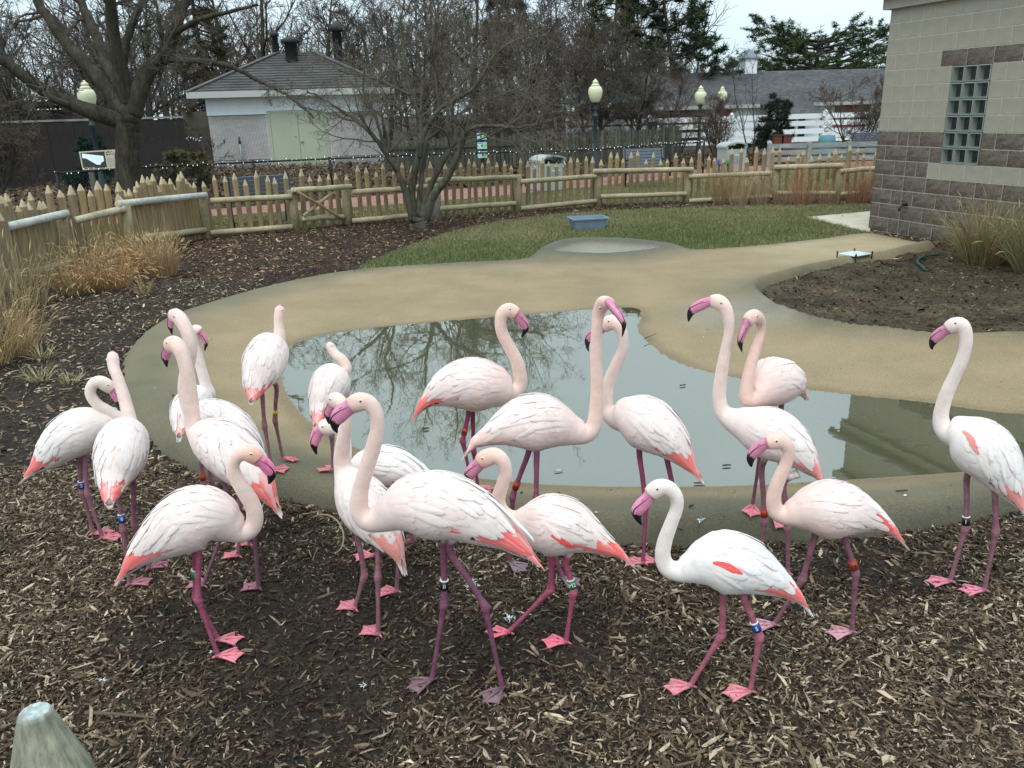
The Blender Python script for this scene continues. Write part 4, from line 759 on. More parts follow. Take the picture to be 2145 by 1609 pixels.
# --- conifers
def needles(mb, P, n, ln, col, rg, flat=1., w=.05, var=.3):
    """a spray of thin triangles round every point"""
    N = len(P); D = rg.normal(0, 1, (N, n, 3)); D[:, :, 2] = D[:, :, 2] * flat + .15; D /= np.linalg.norm(D, axis=2)[..., None]; q = np.cross(D, rg.normal(0, 1, (N, n, 3))); q /= np.linalg.norm(q, axis=2)[..., None]
    L = ln * rg.uniform(.6, 1.2, (N, n, 1)); b_ = P[:, None] + D * L * .1; V = np.stack([b_ - q * w * ln, b_ + q * w * ln, P[:, None] + D * L], 2).reshape(-1, 3)
    c = np.repeat((np.asarray(col) * rg.uniform(1 - var, 1 + var, (N, 1)))[:, None], n * 3, 1).reshape(-1, 3); mb.add(V, None, np.arange(N * n * 3).reshape(-1, 3), c=c)
def along(P, n, rg, tmin=.3):
    N, K = P.shape[:2]; t = rg.uniform(tmin, 1, (N, n)) * (K - 1); i = np.minimum(t.astype(int), K - 2); f = (t - i)[..., None]; ii = np.arange(N)[:, None]
    return (P[ii, i] * (1 - f) + P[ii, i + 1] * f).reshape(-1, 3)
def pine(seed, h, tr, limbs, lmin, lmax, z0, z1, droop, col, tuft=(.34, 7, 9), shape='wide', kids=7):
    rg = np.random.default_rng(seed); t = MB(); P0, R0 = grow(np.array([[0, 0, -.1]]), np.array([[.02, .01, 1.]]), np.array([h]), np.array([tr]), 9, .03, .02, rg, .2); t.tubes(P0, R0, 8, np.ones((1, 3)))
    z = np.sort(rg.uniform(z0, z1, limbs)) * h; f = z / h; a = rg.uniform(0, 6.28, limbs); prof = {'wide': lambda f: np.interp(f, [z0, (z0 + z1) / 2, z1], [1, .92, .45]), 'cone': lambda f: np.interp(f, [z0, z1], [1, .12]), 'gap': lambda f: np.interp(f, [z0, .6, z1], [.75, 1, .3]) * rg.uniform(.5, 1.1, limbs)}[shape](f)
    idx = f * 8; i = np.minimum(idx.astype(int), 7); Sx = P0[0, i] + (P0[0, i + 1] - P0[0, i]) * (idx - i)[:, None]
    P1, R1 = grow(Sx, np.c_[np.cos(a), np.sin(a), np.full(limbs, droop)], (lmin + (lmax - lmin) * prof) * rg.uniform(.75, 1.1, limbs), np.full(limbs, tr * .28), 6, .10, .03 if shape != 'cone' else -.03, rg, .25); t.tubes(P1, R1, 5, np.ones((limbs, 3)))
    P2, R2 = spawn(P1, R1, kids, .3, (.4, 1.0), .42, 4, .12, .05, rg, .5, .4, .012); c = MB(); c.tubes(P2, R2, 3, np.full((len(P2), 3), .05))
    pts = np.concatenate([along(P2, tuft[2], rg, .5), along(P1, 4, rg, .65)]); pts[:, 2] += .05
    needles(c, pts, tuft[1], tuft[0], col, rg, .55 if shape != 'cone' else .9, .075); return t.mesh('trunk', M_bark1), c.mesh('crown', [M_needle], False)
PG = np.array([.048, .066, .028])
put_tree('wide_pine', pine(5, 6.0, .28, 50, 1.6, 5.6, .42, .97, .12, PG * np.array([1.0, 1.1, .95]), (.34, 8, 9)), (20.6, 58, 0), 'wide dark green pine with layered boughs above the barn roof', 'tree', None, .6)
put_tree('layered_pine', pine(6, 9.6, .17, 44, .7, 3.4, .30, .98, .06, PG * np.array([.9, .95, 1.1]), (.38, 8, 8), 'gap'), (9.3, 47, 0), 'tall slender pine with separate layered boughs left of the barn', 'tree', None, 2.)
put_tree('layered_pine', pine(7, 8.0, .17, 26, .6, 2.8, .35, .98, .15, PG * np.array([1.05, .95, .85]), (.36, 7, 7), 'gap'), (6.4, 49, 0), 'olive pine behind the bare trees right of the street lamp', 'tree', None, 1.)
put_tree('spruce', pine(8, 10.5, .2, 90, .3, 2.6, .12, .99, -.25, np.array([.085, .066, .036]), (.30, 7, 5), 'cone', 5), (-14.6, 44, 0), 'brownish pointed spruce left of the white building roof', 'tree')
put_tree('spruce', pine(9, 9.5, .2, 80, .3, 2.4, .12, .99, -.2, np.array([.060, .055, .036]), (.30, 7, 5), 'cone', 5), (.5, 47, 0), 'dark spruce deep in the wood behind the many-stemmed tree', 'tree', None, 1.)
put_tree('evergreen_shrub', pine(10, 2.1, .06, 40, .15, .85, .12, .98, .35, np.array([.032, .042, .030]), (.16, 8, 6), 'cone', 5), (8.9, 28.2, 0), 'small dark evergreen tree in front of the barn and paddock fence', 'tree', None, 0, 1.0)
put_tree('evergreen_shrub', pine(12, 1.5, .05, 36, .15, .75, .1, .98, .4, np.array([.022, .050, .036]), (.16, 8, 6), 'cone', 5), (-10.9, 22.6, 0), 'dark blue-green conifer bush behind the information panel', 'shrub')
put_tree('evergreen_shrub', pine(13, 1.0, .03, 30, .2, .7, .1, .95, .3, np.array([.12, .105, .05]), (.18, 8, 6), 'wide', 5), (-8.4, 22.4, 0), 'yellowish clipped bush just right of the big tree trunk', 'shrub')
# a far belt of woods that reads as one mass
rg = np.random.default_rng(77); mb = MB(); x = rg.uniform(-75, 34, 340); y = rg.uniform(70, 95, 340); hgt = np.where(x < 16, rg.uniform(7, 11.5, 340), rg.uniform(3.5, 5.2, 340))
P0, R0 = grow(np.c_[x, y, np.zeros(340)], np.c_[rg.normal(0, .06, (340, 2)), np.ones(340)], hgt, np.full(340, .14), 5, .06, .02, rg, .2); mb.tubes(P0, R0, 4, tcol(340, TW * .8, rg))
P1, R1 = spawn(P0, R0, 11, .2, (.4, .9), .42, 4, .15, .05, rg, .5, .3, .05); mb.tubes(P1, R1, 3, tcol(len(P1), TW, rg)); P2, R2 = spawn(P1, R1, 5, .2, (.4, 1.), .5, 3, .2, .03, rg, .6, .5, .022); mb.tubes(P2, R2, 3, tcol(len(P2), TW * 1.1, rg))
props(mb.build('far_woods', M_twig, smooth=False), kind='stuff')
# leafy litter and low twigs in the bed beyond the path
x, y = scatter(18000, -14, 9, 17, 33, lambda x, y: inview(x, y) & ~inpoly(x, y, np.concatenate([PATHF[:1] + (-9, 0), PATHF, PATHF[-1:] + (9, -9), [(20, 0), (-30, 0)]])) & ~inpoly(x, y, np.concatenate([PATHF, PATHB[::-1]])))
Lc = rng.uniform(.05, .16, len(x)); pal = np.array([(.15, .085, .055), (.20, .135, .085), (.11, .07, .05), (.16, .13, .07)]); chips('leaf_litter', x, y, Lc, Lc * rng.uniform(.3, .8, len(x)), rng.uniform(.004, .03, len(x)), pal[rng.integers(0, 4, len(x))] * rng.uniform(.5, 1.2, (len(x), 1)), lambda x, y: 0 * x + .005 + rng.uniform(0, .16, len(x)), M_chip, .7)
# ---------------------------------------------------------------- ornamental grasses
M_straw = mat('dry grass straw', (1, 1, 1), .8, True, spec=.15)
def ribbons(mb, S0, D, L, w, arch, col, rg, K=6):
    N = len(S0); P = np.zeros((N, K, 3)); P[:, 0] = S0; D = D / np.linalg.norm(D, axis=1)[:, None]; st = (L / (K - 1))[:, None]
    for k in range(1, K):
        P[:, k] = P[:, k - 1] + D * st; D = D + rg.normal(0, .07, (N, 3)); D[:, 2] -= arch * (k / K) * rg.uniform(.4, 1.5, N); D = D / np.linalg.norm(D, axis=1)[:, None]
    P[:, :, 2] = np.maximum(P[:, :, 2], S0[:, 2:3] + .004); a = rg.uniform(0, 3.14, N); sd = np.stack([np.cos(a), np.sin(a), np.zeros(N)], -1)[:, None] * (w[:, None] * np.interp(np.linspace(0, 1, K), [0, .3, 1], [.8, 1, .25])[None])[..., None]
    V = np.stack([P - sd, P + sd], 2).reshape(-1, 3); b_ = (np.arange(N) * K * 2)[:, None]; i = np.arange(K - 1)[None] * 2; mb.add(V, np.stack([b_ + i, b_ + i + 1, b_ + i + 3, b_ + i + 2], -1).reshape(-1, 4), c=np.repeat(col, K * 2, 0)); return P
def clump(px, py, h, n, label, base, rad=.10, lean=.45, arch=.25, plume=0, tipc=None, group='dry ornamental grass clumps', w=.0022, loc=None):
    rg = np.random.default_rng(int(abs(px) * 7 + py)); g = G(px, py) if loc is None else np.array(loc); g = np.array([g[0], g[1], float(gz(g[0:1], g[1:2])[0])]); T = thing('ornamental_grass', g, label, 'grass', group)
    r = rad * np.sqrt(rg.random(n)); a = rg.uniform(0, 6.28, n); S0 = g + np.c_[np.cos(a) * r, np.sin(a) * r, np.zeros(n)]; q = rg.uniform(0, 1, n) ** .7 * lean
    D = np.c_[np.cos(a) * q, np.sin(a) * q, np.ones(n)] + rg.normal(0, .08, (n, 3)); L = h * rg.uniform(.55, 1.12, n); mb = MB()
    col = np.asarray(base) * rg.uniform(.55, 1.3, (n, 1)) * np.where(rg.random((n, 1)) < .15, 1.35, 1); P = ribbons(mb, S0, D, L, rg.uniform(.6, 1.4, n) * w, arch, col, rg); mb.build('blades', M_straw, T, False)
    if plume:
        k = rg.choice(n, plume, False); mb = MB(); E_ = P[k, -1]; Dd = P[k, -1] - P[k, -2]; c = np.asarray(tipc if tipc is not None else base) * rg.uniform(.8, 1.35, (plume, 1)); Dd = Dd / np.linalg.norm(Dd, axis=1)[:, None]
        Pq, Rq = grow(E_, Dd, np.full(plume, h * .16) * rg.uniform(.7, 1.3, plume), np.full(plume, .0055), 5, .10, -.16, rg, .5); Rq *= np.array([.4, 1, 1.15, .9, .3]); mb.tubes(Pq, Rq, 5, c); mb.build('seed_heads', M_straw, T, False)
    return T
ST = np.array([.34, .235, .115]); ST2 = np.array([.38, .225, .105]); OL = np.array([.33, .26, .14])
for a in [(-70, 700, .85, 160, 'tall straw grass cut by the left edge under the white rail', OL, .2, .3, .06, 0), (15, 690, .80, 190, 'tall airy straw grass at the left edge before the rails', OL, .2, .35, .10, 40), (20, 745, .5, 340, 'tangled straw clump at the left edge, nearest the mulch', ST, .22, .8, .5, 60), (-40, 770, .7, 300, 'fallen straw clump mostly outside the left edge', ST, .22, .8, .5, 30), (75, 640, .75, 90, 'airy upright grass left of the lower rail end', OL, .14, .4, .05, 0),
          (60, 600, .7, 70, 'wispy grass before the leftmost pickets', OL, .14, .4, .05, 0), (165, 612, .48, 420, 'arching brown grass under the lower rail, left clump', ST, .20, .9, .7, 120), (232, 604, .46, 480, 'arching brown grass under the lower rail, middle clump', ST2, .20, .9, .7, 150), (195, 575, .5, 330, 'arching straw grass leaning over the lower rail', ST, .2, .8, .55, 120), (262, 574, .45, 330, 'straw grass at the foot of the second post', ST2, .18, .8, .55, 90), (345, 577, .46, 430, 'orange straw clump, rightmost of the left grasses', np.array([.37, .25, .13]), .15, .45, .35, 150), (305, 560, .44, 300, 'straw grass just left of the orange clump', ST2, .15, .6, .5, 90),
          (285, 552, .75, 80, 'wispy tall grass in front of the second post', OL, .16, .35, .04, 0), (335, 545, .72, 80, 'wispy tall grass above the orange clump', OL, .16, .4, .04, 0), (210, 562, .72, 60, 'wispy tall grass between the first two posts', OL, .2, .4, .04, 0), (125, 600, .75, 70, 'wispy tall grass beside the first post', OL, .2, .4, .04, 0), (300, 618, .24, 60, 'thin drooping straw tuft standing alone in mulch', ST, .06, .8, .6, 10)]:
    clump(*a[:6], rad=a[6], lean=a[7], arch=a[8], plume=a[9], tipc=a[5] * 1.25)
for a in [(85, 800, .16, 70, 'pale low tuft in mulch near the left edge'), (150, 803, .12, 55, 'small pale tuft right of another pale tuft in mulch'), (90, 752, .20, 70, 'flattened straw tuft below the tangled clump'), (60, 728, .18, 80, 'flat straw tuft beside the tangled clump')]: clump(*a[:4], a[4], np.array([.42, .36, .20]), rad=.07, lean=1.1, arch=.5)
RD = np.array([.31, .195, .125])
for x, y, h, n, l, c in [(1508, 428, .78, 300, 'reddish dry grass by the fence, leftmost of the right row', RD * (1.1, 1.15, 1)), (1546, 430, .60, 260, 'straw grass second from left in the row at the right fence', RD * (1.25, 1.4, 1.3)), (1590, 428, .55, 240, 'straw grass left of the tall fence post at right', RD * (1.2, 1.35, 1.3)), (1682, 430, .72, 300, 'russet grass in front of the bay before the last post', RD * (1.15, 1.0, .95)), (1640, 430, .38, 180, 'low russet grass right of the tall fence post', RD), (1735, 430, .40, 180, 'low red-brown grass at the last fence post', RD), (1795, 428, .62, 300, 'red-brown grass at the building end of the fence', RD * (1, .85, .8)), (1822, 424, .60, 240, 'red-brown grass tucked against the building corner', RD * (1, .85, .8))]:
    clump(x, y, h, n, l, c, rad=.16, lean=.42, arch=.10, plume=40, tipc=c * 1.3, group='reddish grass clumps at the right fence')
wallc = [(5.52, 9.55, .80, 760, 'large olive and straw grass mound against the block wall', np.array([.26, .205, .10])), (5.85, 9.75, .55, 420, 'greener grass mound behind the straw one at the wall', np.array([.10, .13, .045])), (5.72, 8.85, .72, 640, 'olive grass mound cut by the right edge below the wall', np.array([.18, .17, .075]))]
for x, y, h, n, l, c in wallc: clump(x * 300, y, h, n, l, c, rad=.20, lean=.75, arch=.42, plume=24, tipc=ST, group='grass mounds by the block wall', w=.003, loc=(x, y, 0))
# ================================================================ STREET FURNITURE AND SMALL THINGS
M_globe = mat('acrylic lamp globe', (.66, .66, .43), .35, True, n1=(3, .95, 1.03), spec=.4); M_lpost = mat('dark blue grey lamp paint', (.035, .045, .055), .45, True)
def lamp(x, y, top, label, sc=1.):
    L = thing('street_lamp', (x, y, 0), label, 'lamp', 'street lamps with acorn globes'); g = top - .66 * sc; s = sc
    mb = MB(); mb.lathe([(.13, 0), (.13, .12), (.10, .2), (.085, .5), (.06, .55), (.052, g - .42), (.075, g - .40), (.075, g - .36), (.05, g - .34), (.05, g - .22), (.085, g - .18), (.05, g - .12), (.10, g - .02), (.125, g), (.02, g + .005)], (x, y, 0), 14, (1, 1, 1)); mb.build('post', M_lpost, L)
    mb = MB(); mb.lathe(np.array([(.10, 0), (.135, .03), (.185, .14), (.212, .26), (.205, .36), (.17, .43), (.115, .455), (.135, .47), (.10, .51), (.075, .535), (.095, .55), (.075, .59), (.035, .62), (.03, .645), (.002, .66)]) * s + (0, g + .004), (x, y, 0), 18); mb.build('globe', M_globe, L)
for a in [(2.72, 25.9, 2.66, 'street lamp with cream acorn globe, nearest and centre of the row'), (-10.12, 21.4, 2.84, 'street lamp half hidden behind the big limb on the left'), (7.1, 31.5, 2.50, 'street lamp among bare branches left of the barn'), (9.2, 36.8, 2.55, 'farthest street lamp, faint against the barn roof')]: lamp(*a)
M_slat = mat('blue grey bench slat', (.115, .135, .165), .55, True, n1=((2, 2, 2), .9, 1.1)); M_iron = mat('black bench iron', (.014, .014, .016), .5, True)
_sl = MB(); _sl.box((0, 0, 0), 1.42, .06, .022); _slm = _sl.mesh('slat', M_slat, False)
def bench(x, y, ang, label, w=1.45):
    B = thing('park_bench', (x, y, 0), label, 'bench', 'park benches'); Rm = rz(ang); X = Rm @ np.array([1., 0, 0]); Yv = Rm @ np.array([0, 1., 0]); p0 = np.array([x, y, 0])
    for k in range(5): inst('slat', _slm, B, p0 + Yv * (-.20 + k * .095) + UPV * (.43 + .004 * k), (0, 0, ang), (w / 1.42, 1.25, 1))
    for k in range(6): inst('slat', _slm, B, p0 + Yv * (.255 + k * .022) + UPV * (.50 + k * .072), (R_(75), 0, ang), (w / 1.42, 1, 1))
    for s in (-1, 1):
        e = p0 + X * s * (w / 2 - .05); mb = MB()
        mb.tube(np.array([e - Yv * .24, e - Yv * .22 + UPV * .2, e - Yv * .20 + UPV * .41]), [.025, .02, .02], 6); mb.tube(np.array([e + Yv * .34, e + Yv * .25 + UPV * .2, e + Yv * .24 + UPV * .46, e + Yv * .385 + UPV * .92]), [.025, .02, .02, .018], 6)
        mb.tube(np.array([e - Yv * .24 + UPV * .41, e - Yv * .25 + UPV * .62, e + UPV * .66, e + Yv * .29 + UPV * .64]), .018, 6); mb.tube(np.array([e - Yv * .24 + UPV * .405, e + Yv * .25 + UPV * .42]), .018, 6); mb.build('end_frame', M_iron, B)
bench(*PY(536, 380, 15.35)[:2], R_(24) + math.pi, 'dark slatted bench seen from behind the pickets at left', 1.12)
bench(*PY(1356, 340, 20.3)[:2], R_(8), 'pale blue-grey bench right of the near street lamp', 1.0); bench(11.35, 27.0, R_(8) + math.pi, 'pale slatted bench far right by the crab tree', 1.4)
M_bin = mat('light grey moulded plastic', (.36, .39, .36), .6, True, n1=(3, .92, 1.05)); M_hole = mat('dark opening', (.012, .012, .012), .9, True)
def bin_(x, y, ang, label, h=1.0):
    B = thing('litter_bin', (x, y, 0), label, 'bin', 'grey litter bins'); Rm = rz(ang); w = .60; mb = MB(); p = np.array([x, y, 0])
    mb.box(p + UPV * (h * .40), w, w, h * .74, Rm); mb.box(p + UPV * .015, w * 1.03, w * 1.03, .03, Rm, (.3, .3, .3)); mb.build('body', M_bin, B, False)
    mb = MB(); th = np.linspace(0, math.pi, 9); prof = [(math.cos(t) * w * .55, h * .86 + math.sin(t) * .12) for t in th]; v = np.array([p + Rm @ np.array([a, s * w * .53, b]) for s in (-1, 1) for a, b in prof]); v2 = v - UPV * .035
    mb.add(v, [[i, i + 9, i + 10, i + 1] for i in range(8)]); mb.add(v2, [[i + 1, i + 10, i + 9, i] for i in range(8)]); mb.add(np.concatenate([v[:9], v2[:9]]), [[i, i + 1, i + 10, i + 9] for i in range(8)]); mb.add(np.concatenate([v[9:], v2[9:]]), [[i + 9, i + 10, i + 1, i] for i in range(8)]); mb.build('hood', M_bin, B)
    for sx in (-1, 1): mb = MB(); mb.box(p + Rm @ np.array([sx * w * .47, 0, h * .815]), .05, w, .11, Rm); mb.build('hood_side', M_bin, B, False)
    mb = MB(); mb.box(p + UPV * (h * .81), w * .8, w * .7, .075, Rm); mb.build('opening', M_hole, B, False)
    mb = MB(); mb.box(p + Rm @ np.array([.05, -w * .5 - .004, h * .58]), .2, .008, .03, Rm, (1.7, 1.7, 1.7)); mb.box(p + Rm @ np.array([.05, -w * .5 - .004, h * .44]), .22, .008, .2, Rm, (.62, .85, 1.1)); mb.build('notice', M_bin, B, False)
bin_(1.0, 20.3, R_(28), 'grey litter bin with domed hood on the lawn behind the pickets', .83); bin_(6.45, 24.4, R_(12), 'second grey litter bin behind the right part of the fence', .82)
# sign post with three stacked panels
M_spost = mat('dark green sign post', (.016, .030, .030), .5, True); M_print = mat('printed sign face', (1, 1, 1), .45, True, spec=.4)
a = PY(998, 278, 22.2); b = PY(1020, 278, 22.2); zt = a[2] + .02; zb = PY(995, 334, 22.2)[2]; cx = (a[0] + b[0]) / 2; sg = thing('sign_post', (cx, 22.2, 0), 'dark post carrying three stacked pale blue-green picture panels', 'sign')
mb = MB(); mb.box((cx, 22.25, zt / 2), .10, .06, zt, None); mb.build('post', M_spost, sg, False); hh = (zt - zb) / 3
for k in range(3):
    zc = zt - hh * (k + .5); mb = MB(); mb.box((cx, 22.2, zc), .30, .03, hh - .015); bo = mb.build('board', M_spost, sg, False)
    mb = MB(); f = lambda x0, x1, z0, z1, c, y=22.181: mb.add([(cx + x0, y, zc + z0), (cx + x1, y, zc + z0), (cx + x1, y, zc + z1), (cx + x0, y, zc + z1)], [[0, 1, 2, 3]], c=c)
    q = hh / 2 - .03; f(-.125, .125, -q, q, (.50, .70, .72)); f(-.125, .125, q * .5, q, (.36, .56, .72), 22.179); f(-.02, .125, -q, q * .45, (.30, .62, .40), 22.177); f(-.05 + .02 * k, .0 + .02 * k, -q * .35, q * .2, (.05, .10, .06), 22.175); f(.05, .075, -q * .4, q * (.1 - .2 * (k == 1)), (.12, .2, .08), 22.175); f(.095, .118, -q * .2, q * .3, (.5, .2, .1), 22.175); f(-.11, .02, q * .62, q * .80, (.12, .22, .35), 22.176); mb.build('panel', M_print, bo, False)
# leaning information panel by the big tree
ip = thing('information_panel', (*PY(205, 380, 19.2)[:2], 0), 'tan framed information panel, dark with a white shape, half behind the tree trunk', 'sign')
YI = 19.25; c00, c10, c11, c01 = PY(165, 318, YI + .25), PY(243, 313, YI + .25), PY(249, 352, YI - .05), PY(173, 356, YI - .05); n_ = np.cross(c10 - c00, c01 - c00); n_ /= np.linalg.norm(n_); n_ *= -1 if n_ @ (c00 - EYE) > 0 else 1
ip3 = lambda u, v, o=0.: c00 * (1 - u) * (1 - v) + c10 * u * (1 - v) + c11 * u * v + c01 * (1 - u) * v + n_ * o
def ipq(mb, pts, o, col, thick=0.):
    v = [ip3(u, w_, o) for u, w_ in pts]; n = len(v); mb.add(v); mb.C[-1] = np.broadcast_to(np.asarray(col, float), (n, 3)); mb.poly.append((list(range(mb.n - n, mb.n)), 0))
M_tan = mat('tan sign board', (1, 1, 1), .6, True)
mb = MB(); v = [ip3(u, w_, o) for o in (-.03, .0) for u, w_ in ((0, 0), (1, 0), (1, 1), (0, 1))]; mb.add(v, [[3, 2, 1, 0], [4, 5, 6, 7], [0, 1, 5, 4], [1, 2, 6, 5], [2, 3, 7, 6], [3, 0, 4, 7]], c=(.40, .34, .25)); bo = mb.build('board', M_tan, ip, False)
mb = MB(); ipq(mb, [(.035, .07), (.68, .07), (.68, .94), (.035, .94)], .003, (.008, .008, .009)); mb.build('picture', M_tan, bo, False)
mb = MB(); ipq(mb, [(.075, .12), (.63, .32), (.63, .60), (.555, .66), (.52, .78), (.42, .77), (.16, .40), (.06, .37)], .006, (.62, .72, .72)); mb.build('white_shape', M_tan, bo, False)
mb = MB()
for (u0, v0, r) in [(.73, .13, .022), (.79, .12, .026), (.74, .25, .026), (.81, .27, .02), (.86, .12, .018), (.88, .25, .02), (.93, .15, .014), (.94, .27, .018), (.83, .19, .014)]: ipq(mb, [(u0 - r, v0 - r * 1.6), (u0 + r * .8, v0 - r * 2), (u0 + r, v0 + r), (u0 - r * .6, v0 + r * 1.8)], .004, (.02, .02, .02))
for k in range(9): ipq(mb, [(.715, .44 + k * .055), (.715 + .25 * rnd.uniform(.8, 1), .44 + k * .055), (.715 + .24, .452 + k * .055), (.715, .452 + k * .055)], .004, (.25, .21, .15))
for k in range(5): ipq(mb, [(.075 + k * .06, .89), (.115 + k * .06, .89), (.115 + k * .06, .905), (.075 + k * .06, .905)], .006, (.5, .5, .48))
props(mb.build('print', M_tan, bo, False), kind='stuff')
for u in (.2, .93): mb = MB(); p = ip3(u, .95, -.04); mb.box((p[0], p[1] + .02, p[2] / 2), .11, .07, p[2], None, (.16, .155, .135)); mb.build('leg', M_tan, ip, False)
# tub on the lawn
M_tub = mat('blue grey plastic tub', (.20, .26, .33), .5, True, n1=(8, .9, 1.08)); tp = G(1231, 481); tb = thing('plastic_tub', (tp[0], tp[1], 0), 'blue-grey rectangular plastic tub lying on the lawn', 'tub'); Rm = rz(R_(12)); mb = MB()
def rring(w, d, z): return [tp * (1, 1, 0) + Rm @ np.array([x, y, z]) for x, y in ((-w, -d), (w, -d), (w, d), (-w, d))]
rr = rring(.235, .15, .015) + rring(.27, .185, .175) + rring(.30, .21, .178) + rring(.30, .21, .20) + rring(.275, .185, .20) + rring(.24, .15, .045); mb.add(rr, [[k * 4 + i, k * 4 + (i + 1) % 4, k * 4 + 4 + (i + 1) % 4, k * 4 + 4 + i] for k in range(5) for i in range(4)] + [[20, 21, 22, 23], [3, 2, 1, 0]]); mb.build('tub_shell', M_tub, tb, False)
mb = MB(); mb.add([tp * (1, 1, 0) + Rm @ np.array([x, y, .13]) for x, y in ((-.262, -.175), (.262, -.175), (.262, .175), (-.262, .175))], [[0, 1, 2, 3]], c=(.5, .6, .6)); mb.build('water', mat('tub water', (.25, .30, .32), .05, True, spec=.8), tb, False)
# steel plate on four bolts, hose, stick, feathers, leaves
M_plate = mat('pale galvanised plate', (.62, .68, .76), .35, True, metal=.25); tp = gtop(1791, 545); pl = thing('steel_plate', tp, 'pale diamond-set steel plate standing on four bolts on the concrete runway', 'plate'); cn = [G(1754, 531, tp[2] + .085), G(1793, 537, tp[2] + .085), G(1827, 531, tp[2] + .085), G(1790, 525, tp[2] + .085)]
mb = MB(); mb.add(cn + [c - UPV * .008 for c in cn], [[0, 1, 2, 3], [7, 6, 5, 4], [0, 4, 5, 1], [1, 5, 6, 2], [2, 6, 7, 3], [3, 7, 4, 0]]); mb.build('plate', M_plate, pl, False); ctr = sum(cn) / 4
for c in cn:
    q = ctr + (c - ctr) * 1.0; zb_ = float(top_z(q[0:1], q[1:2])[0]); mb = MB(); mb.tube(np.array([(q[0], q[1], zb_), (q[0], q[1], q[2] + .03)]), .008, 6, (.12, .11, .10)); mb.tube(np.array([q + UPV * .001, q + UPV * .012]), .016, 6, (.2, .2, .2)); mb.build('bolt', M_steel, pl, False)
hp = [(1968, 533), (1948, 535), (1932, 539), (1922, 546), (1925, 553), (1934, 560), (1938, 566)]; mb = MB(); mb.tube(spline(np.array([G(x, y, .035) for x, y in hp]), 6), .014, 8); props(mb.build('garden_hose', mat('green hose rubber', (.02, .075, .055), .5, False)), 'short green garden hose curving onto the dirt bed', 'hose')
def stick(pts, r, label, col=(.30, .22, .14), side=None):
    P = spline(np.array([gtop(x, y) + (0, 0, .012) for x, y in pts]), 5); mb = MB(); mb.tube(P, np.linspace(r, r * .5, len(P)), 6, col); 
    if side: mb.tube(spline(np.array([gtop(x, y) + (0, 0, .012) for x, y in side]), 4), r * .55, 5, col)
    props(mb.build('fallen_stick', M_straw), label, 'stick')
stick([(664, 1083), (690, 1085), (710, 1100), (720, 1125), (717, 1150), (706, 1162)], .006, 'curved pale stick lying on mulch below the concrete rim', side=[(718, 1147), (728, 1156), (733, 1157)])
stick([(1908, 693), (1930, 694), (1952, 697)], .012, 'short dark stick on the edge of the dirt bed', (.07, .055, .04))
stick([(1350, 712), (1375, 702)], .004, 'thin dark twig lying on the concrete slope', (.06, .05, .04))
stick([(470, 500), (455, 470), (480, 440), (490, 400)], .004, 'thin dead stem standing by the fence post', (.14, .10, .07))
stick([(180, 1500), (240, 1502), (330, 1510)], .008, 'long bark splinter in the mulch right of the near post', (.11, .085, .06))
M_down = mat('white down', (.72, .76, .76), .9, False)
def feather(px, py, n, s, label):
    g = gtop(px, py) + (0, 0, .008); rg = np.random.default_rng(px); mb = MB(); D = rg.normal(0, 1, (n, 3)) * (1, .8, .35); ribbons(mb, np.repeat(g[None], n, 0), D + (0, 0, .1), rg.uniform(.4, 1, n) * s, np.full(n, .0028), .3, np.ones((n, 3)), rg, 4); props(mb.build('down_feather', M_down, smooth=False), label, 'feather', 'loose white feathers')
for a in [(988, 1229, 40, .045, 'white fluffy feather on mulch between the front bird legs'), (1467, 1095, 24, .03, 'white feather scrap on the concrete rim'), (1333, 1115, 12, .02, 'small white scrap on the concrete rim near bird feet'), (762, 1441, 16, .02, 'white feather scrap on mulch at the lower centre'), (215, 1432, 14, .022, 'white feather scrap on mulch near the left corner'), (1068, 1300, 14, .035, 'pale feather pair on mulch beside a pink foot'), (445, 1372, 8, .02, 'tiny white scrap on mulch left of the front left bird foot')]: feather(*a)
M_leaf = mat('sodden brown leaf', (1, 1, 1), .7, True, n1=(40, .7, 1.3))
def leaf(px, py, L, wd, ang, label, col, z=None):
    g = G(px, py, z) if z is not None else gtop(px, py) + (0, 0, .006); c, s = math.cos(ang), math.sin(ang); mb = MB(); X = np.array([-1, -.5, 0, .5, 1]) * L / 2; hw = np.array([.05, .8, 1, .7, .04]) * wd / 2; pts = []
    for x, h in zip(X, hw):
        for sg_ in (-1, 0, 1): pts.append(g + (c * x - s * h * sg_, s * x + c * h * sg_, .006 * abs(sg_) + .004 * (x / L) ** 2))
    mb.add(pts, [[i * 3 + j, i * 3 + j + 1, i * 3 + j + 4, i * 3 + j + 3] for i in range(4) for j in range(2)], c=col); props(mb.build('fallen_leaf', M_leaf), label, 'leaf', 'fallen leaves in and by the pond')
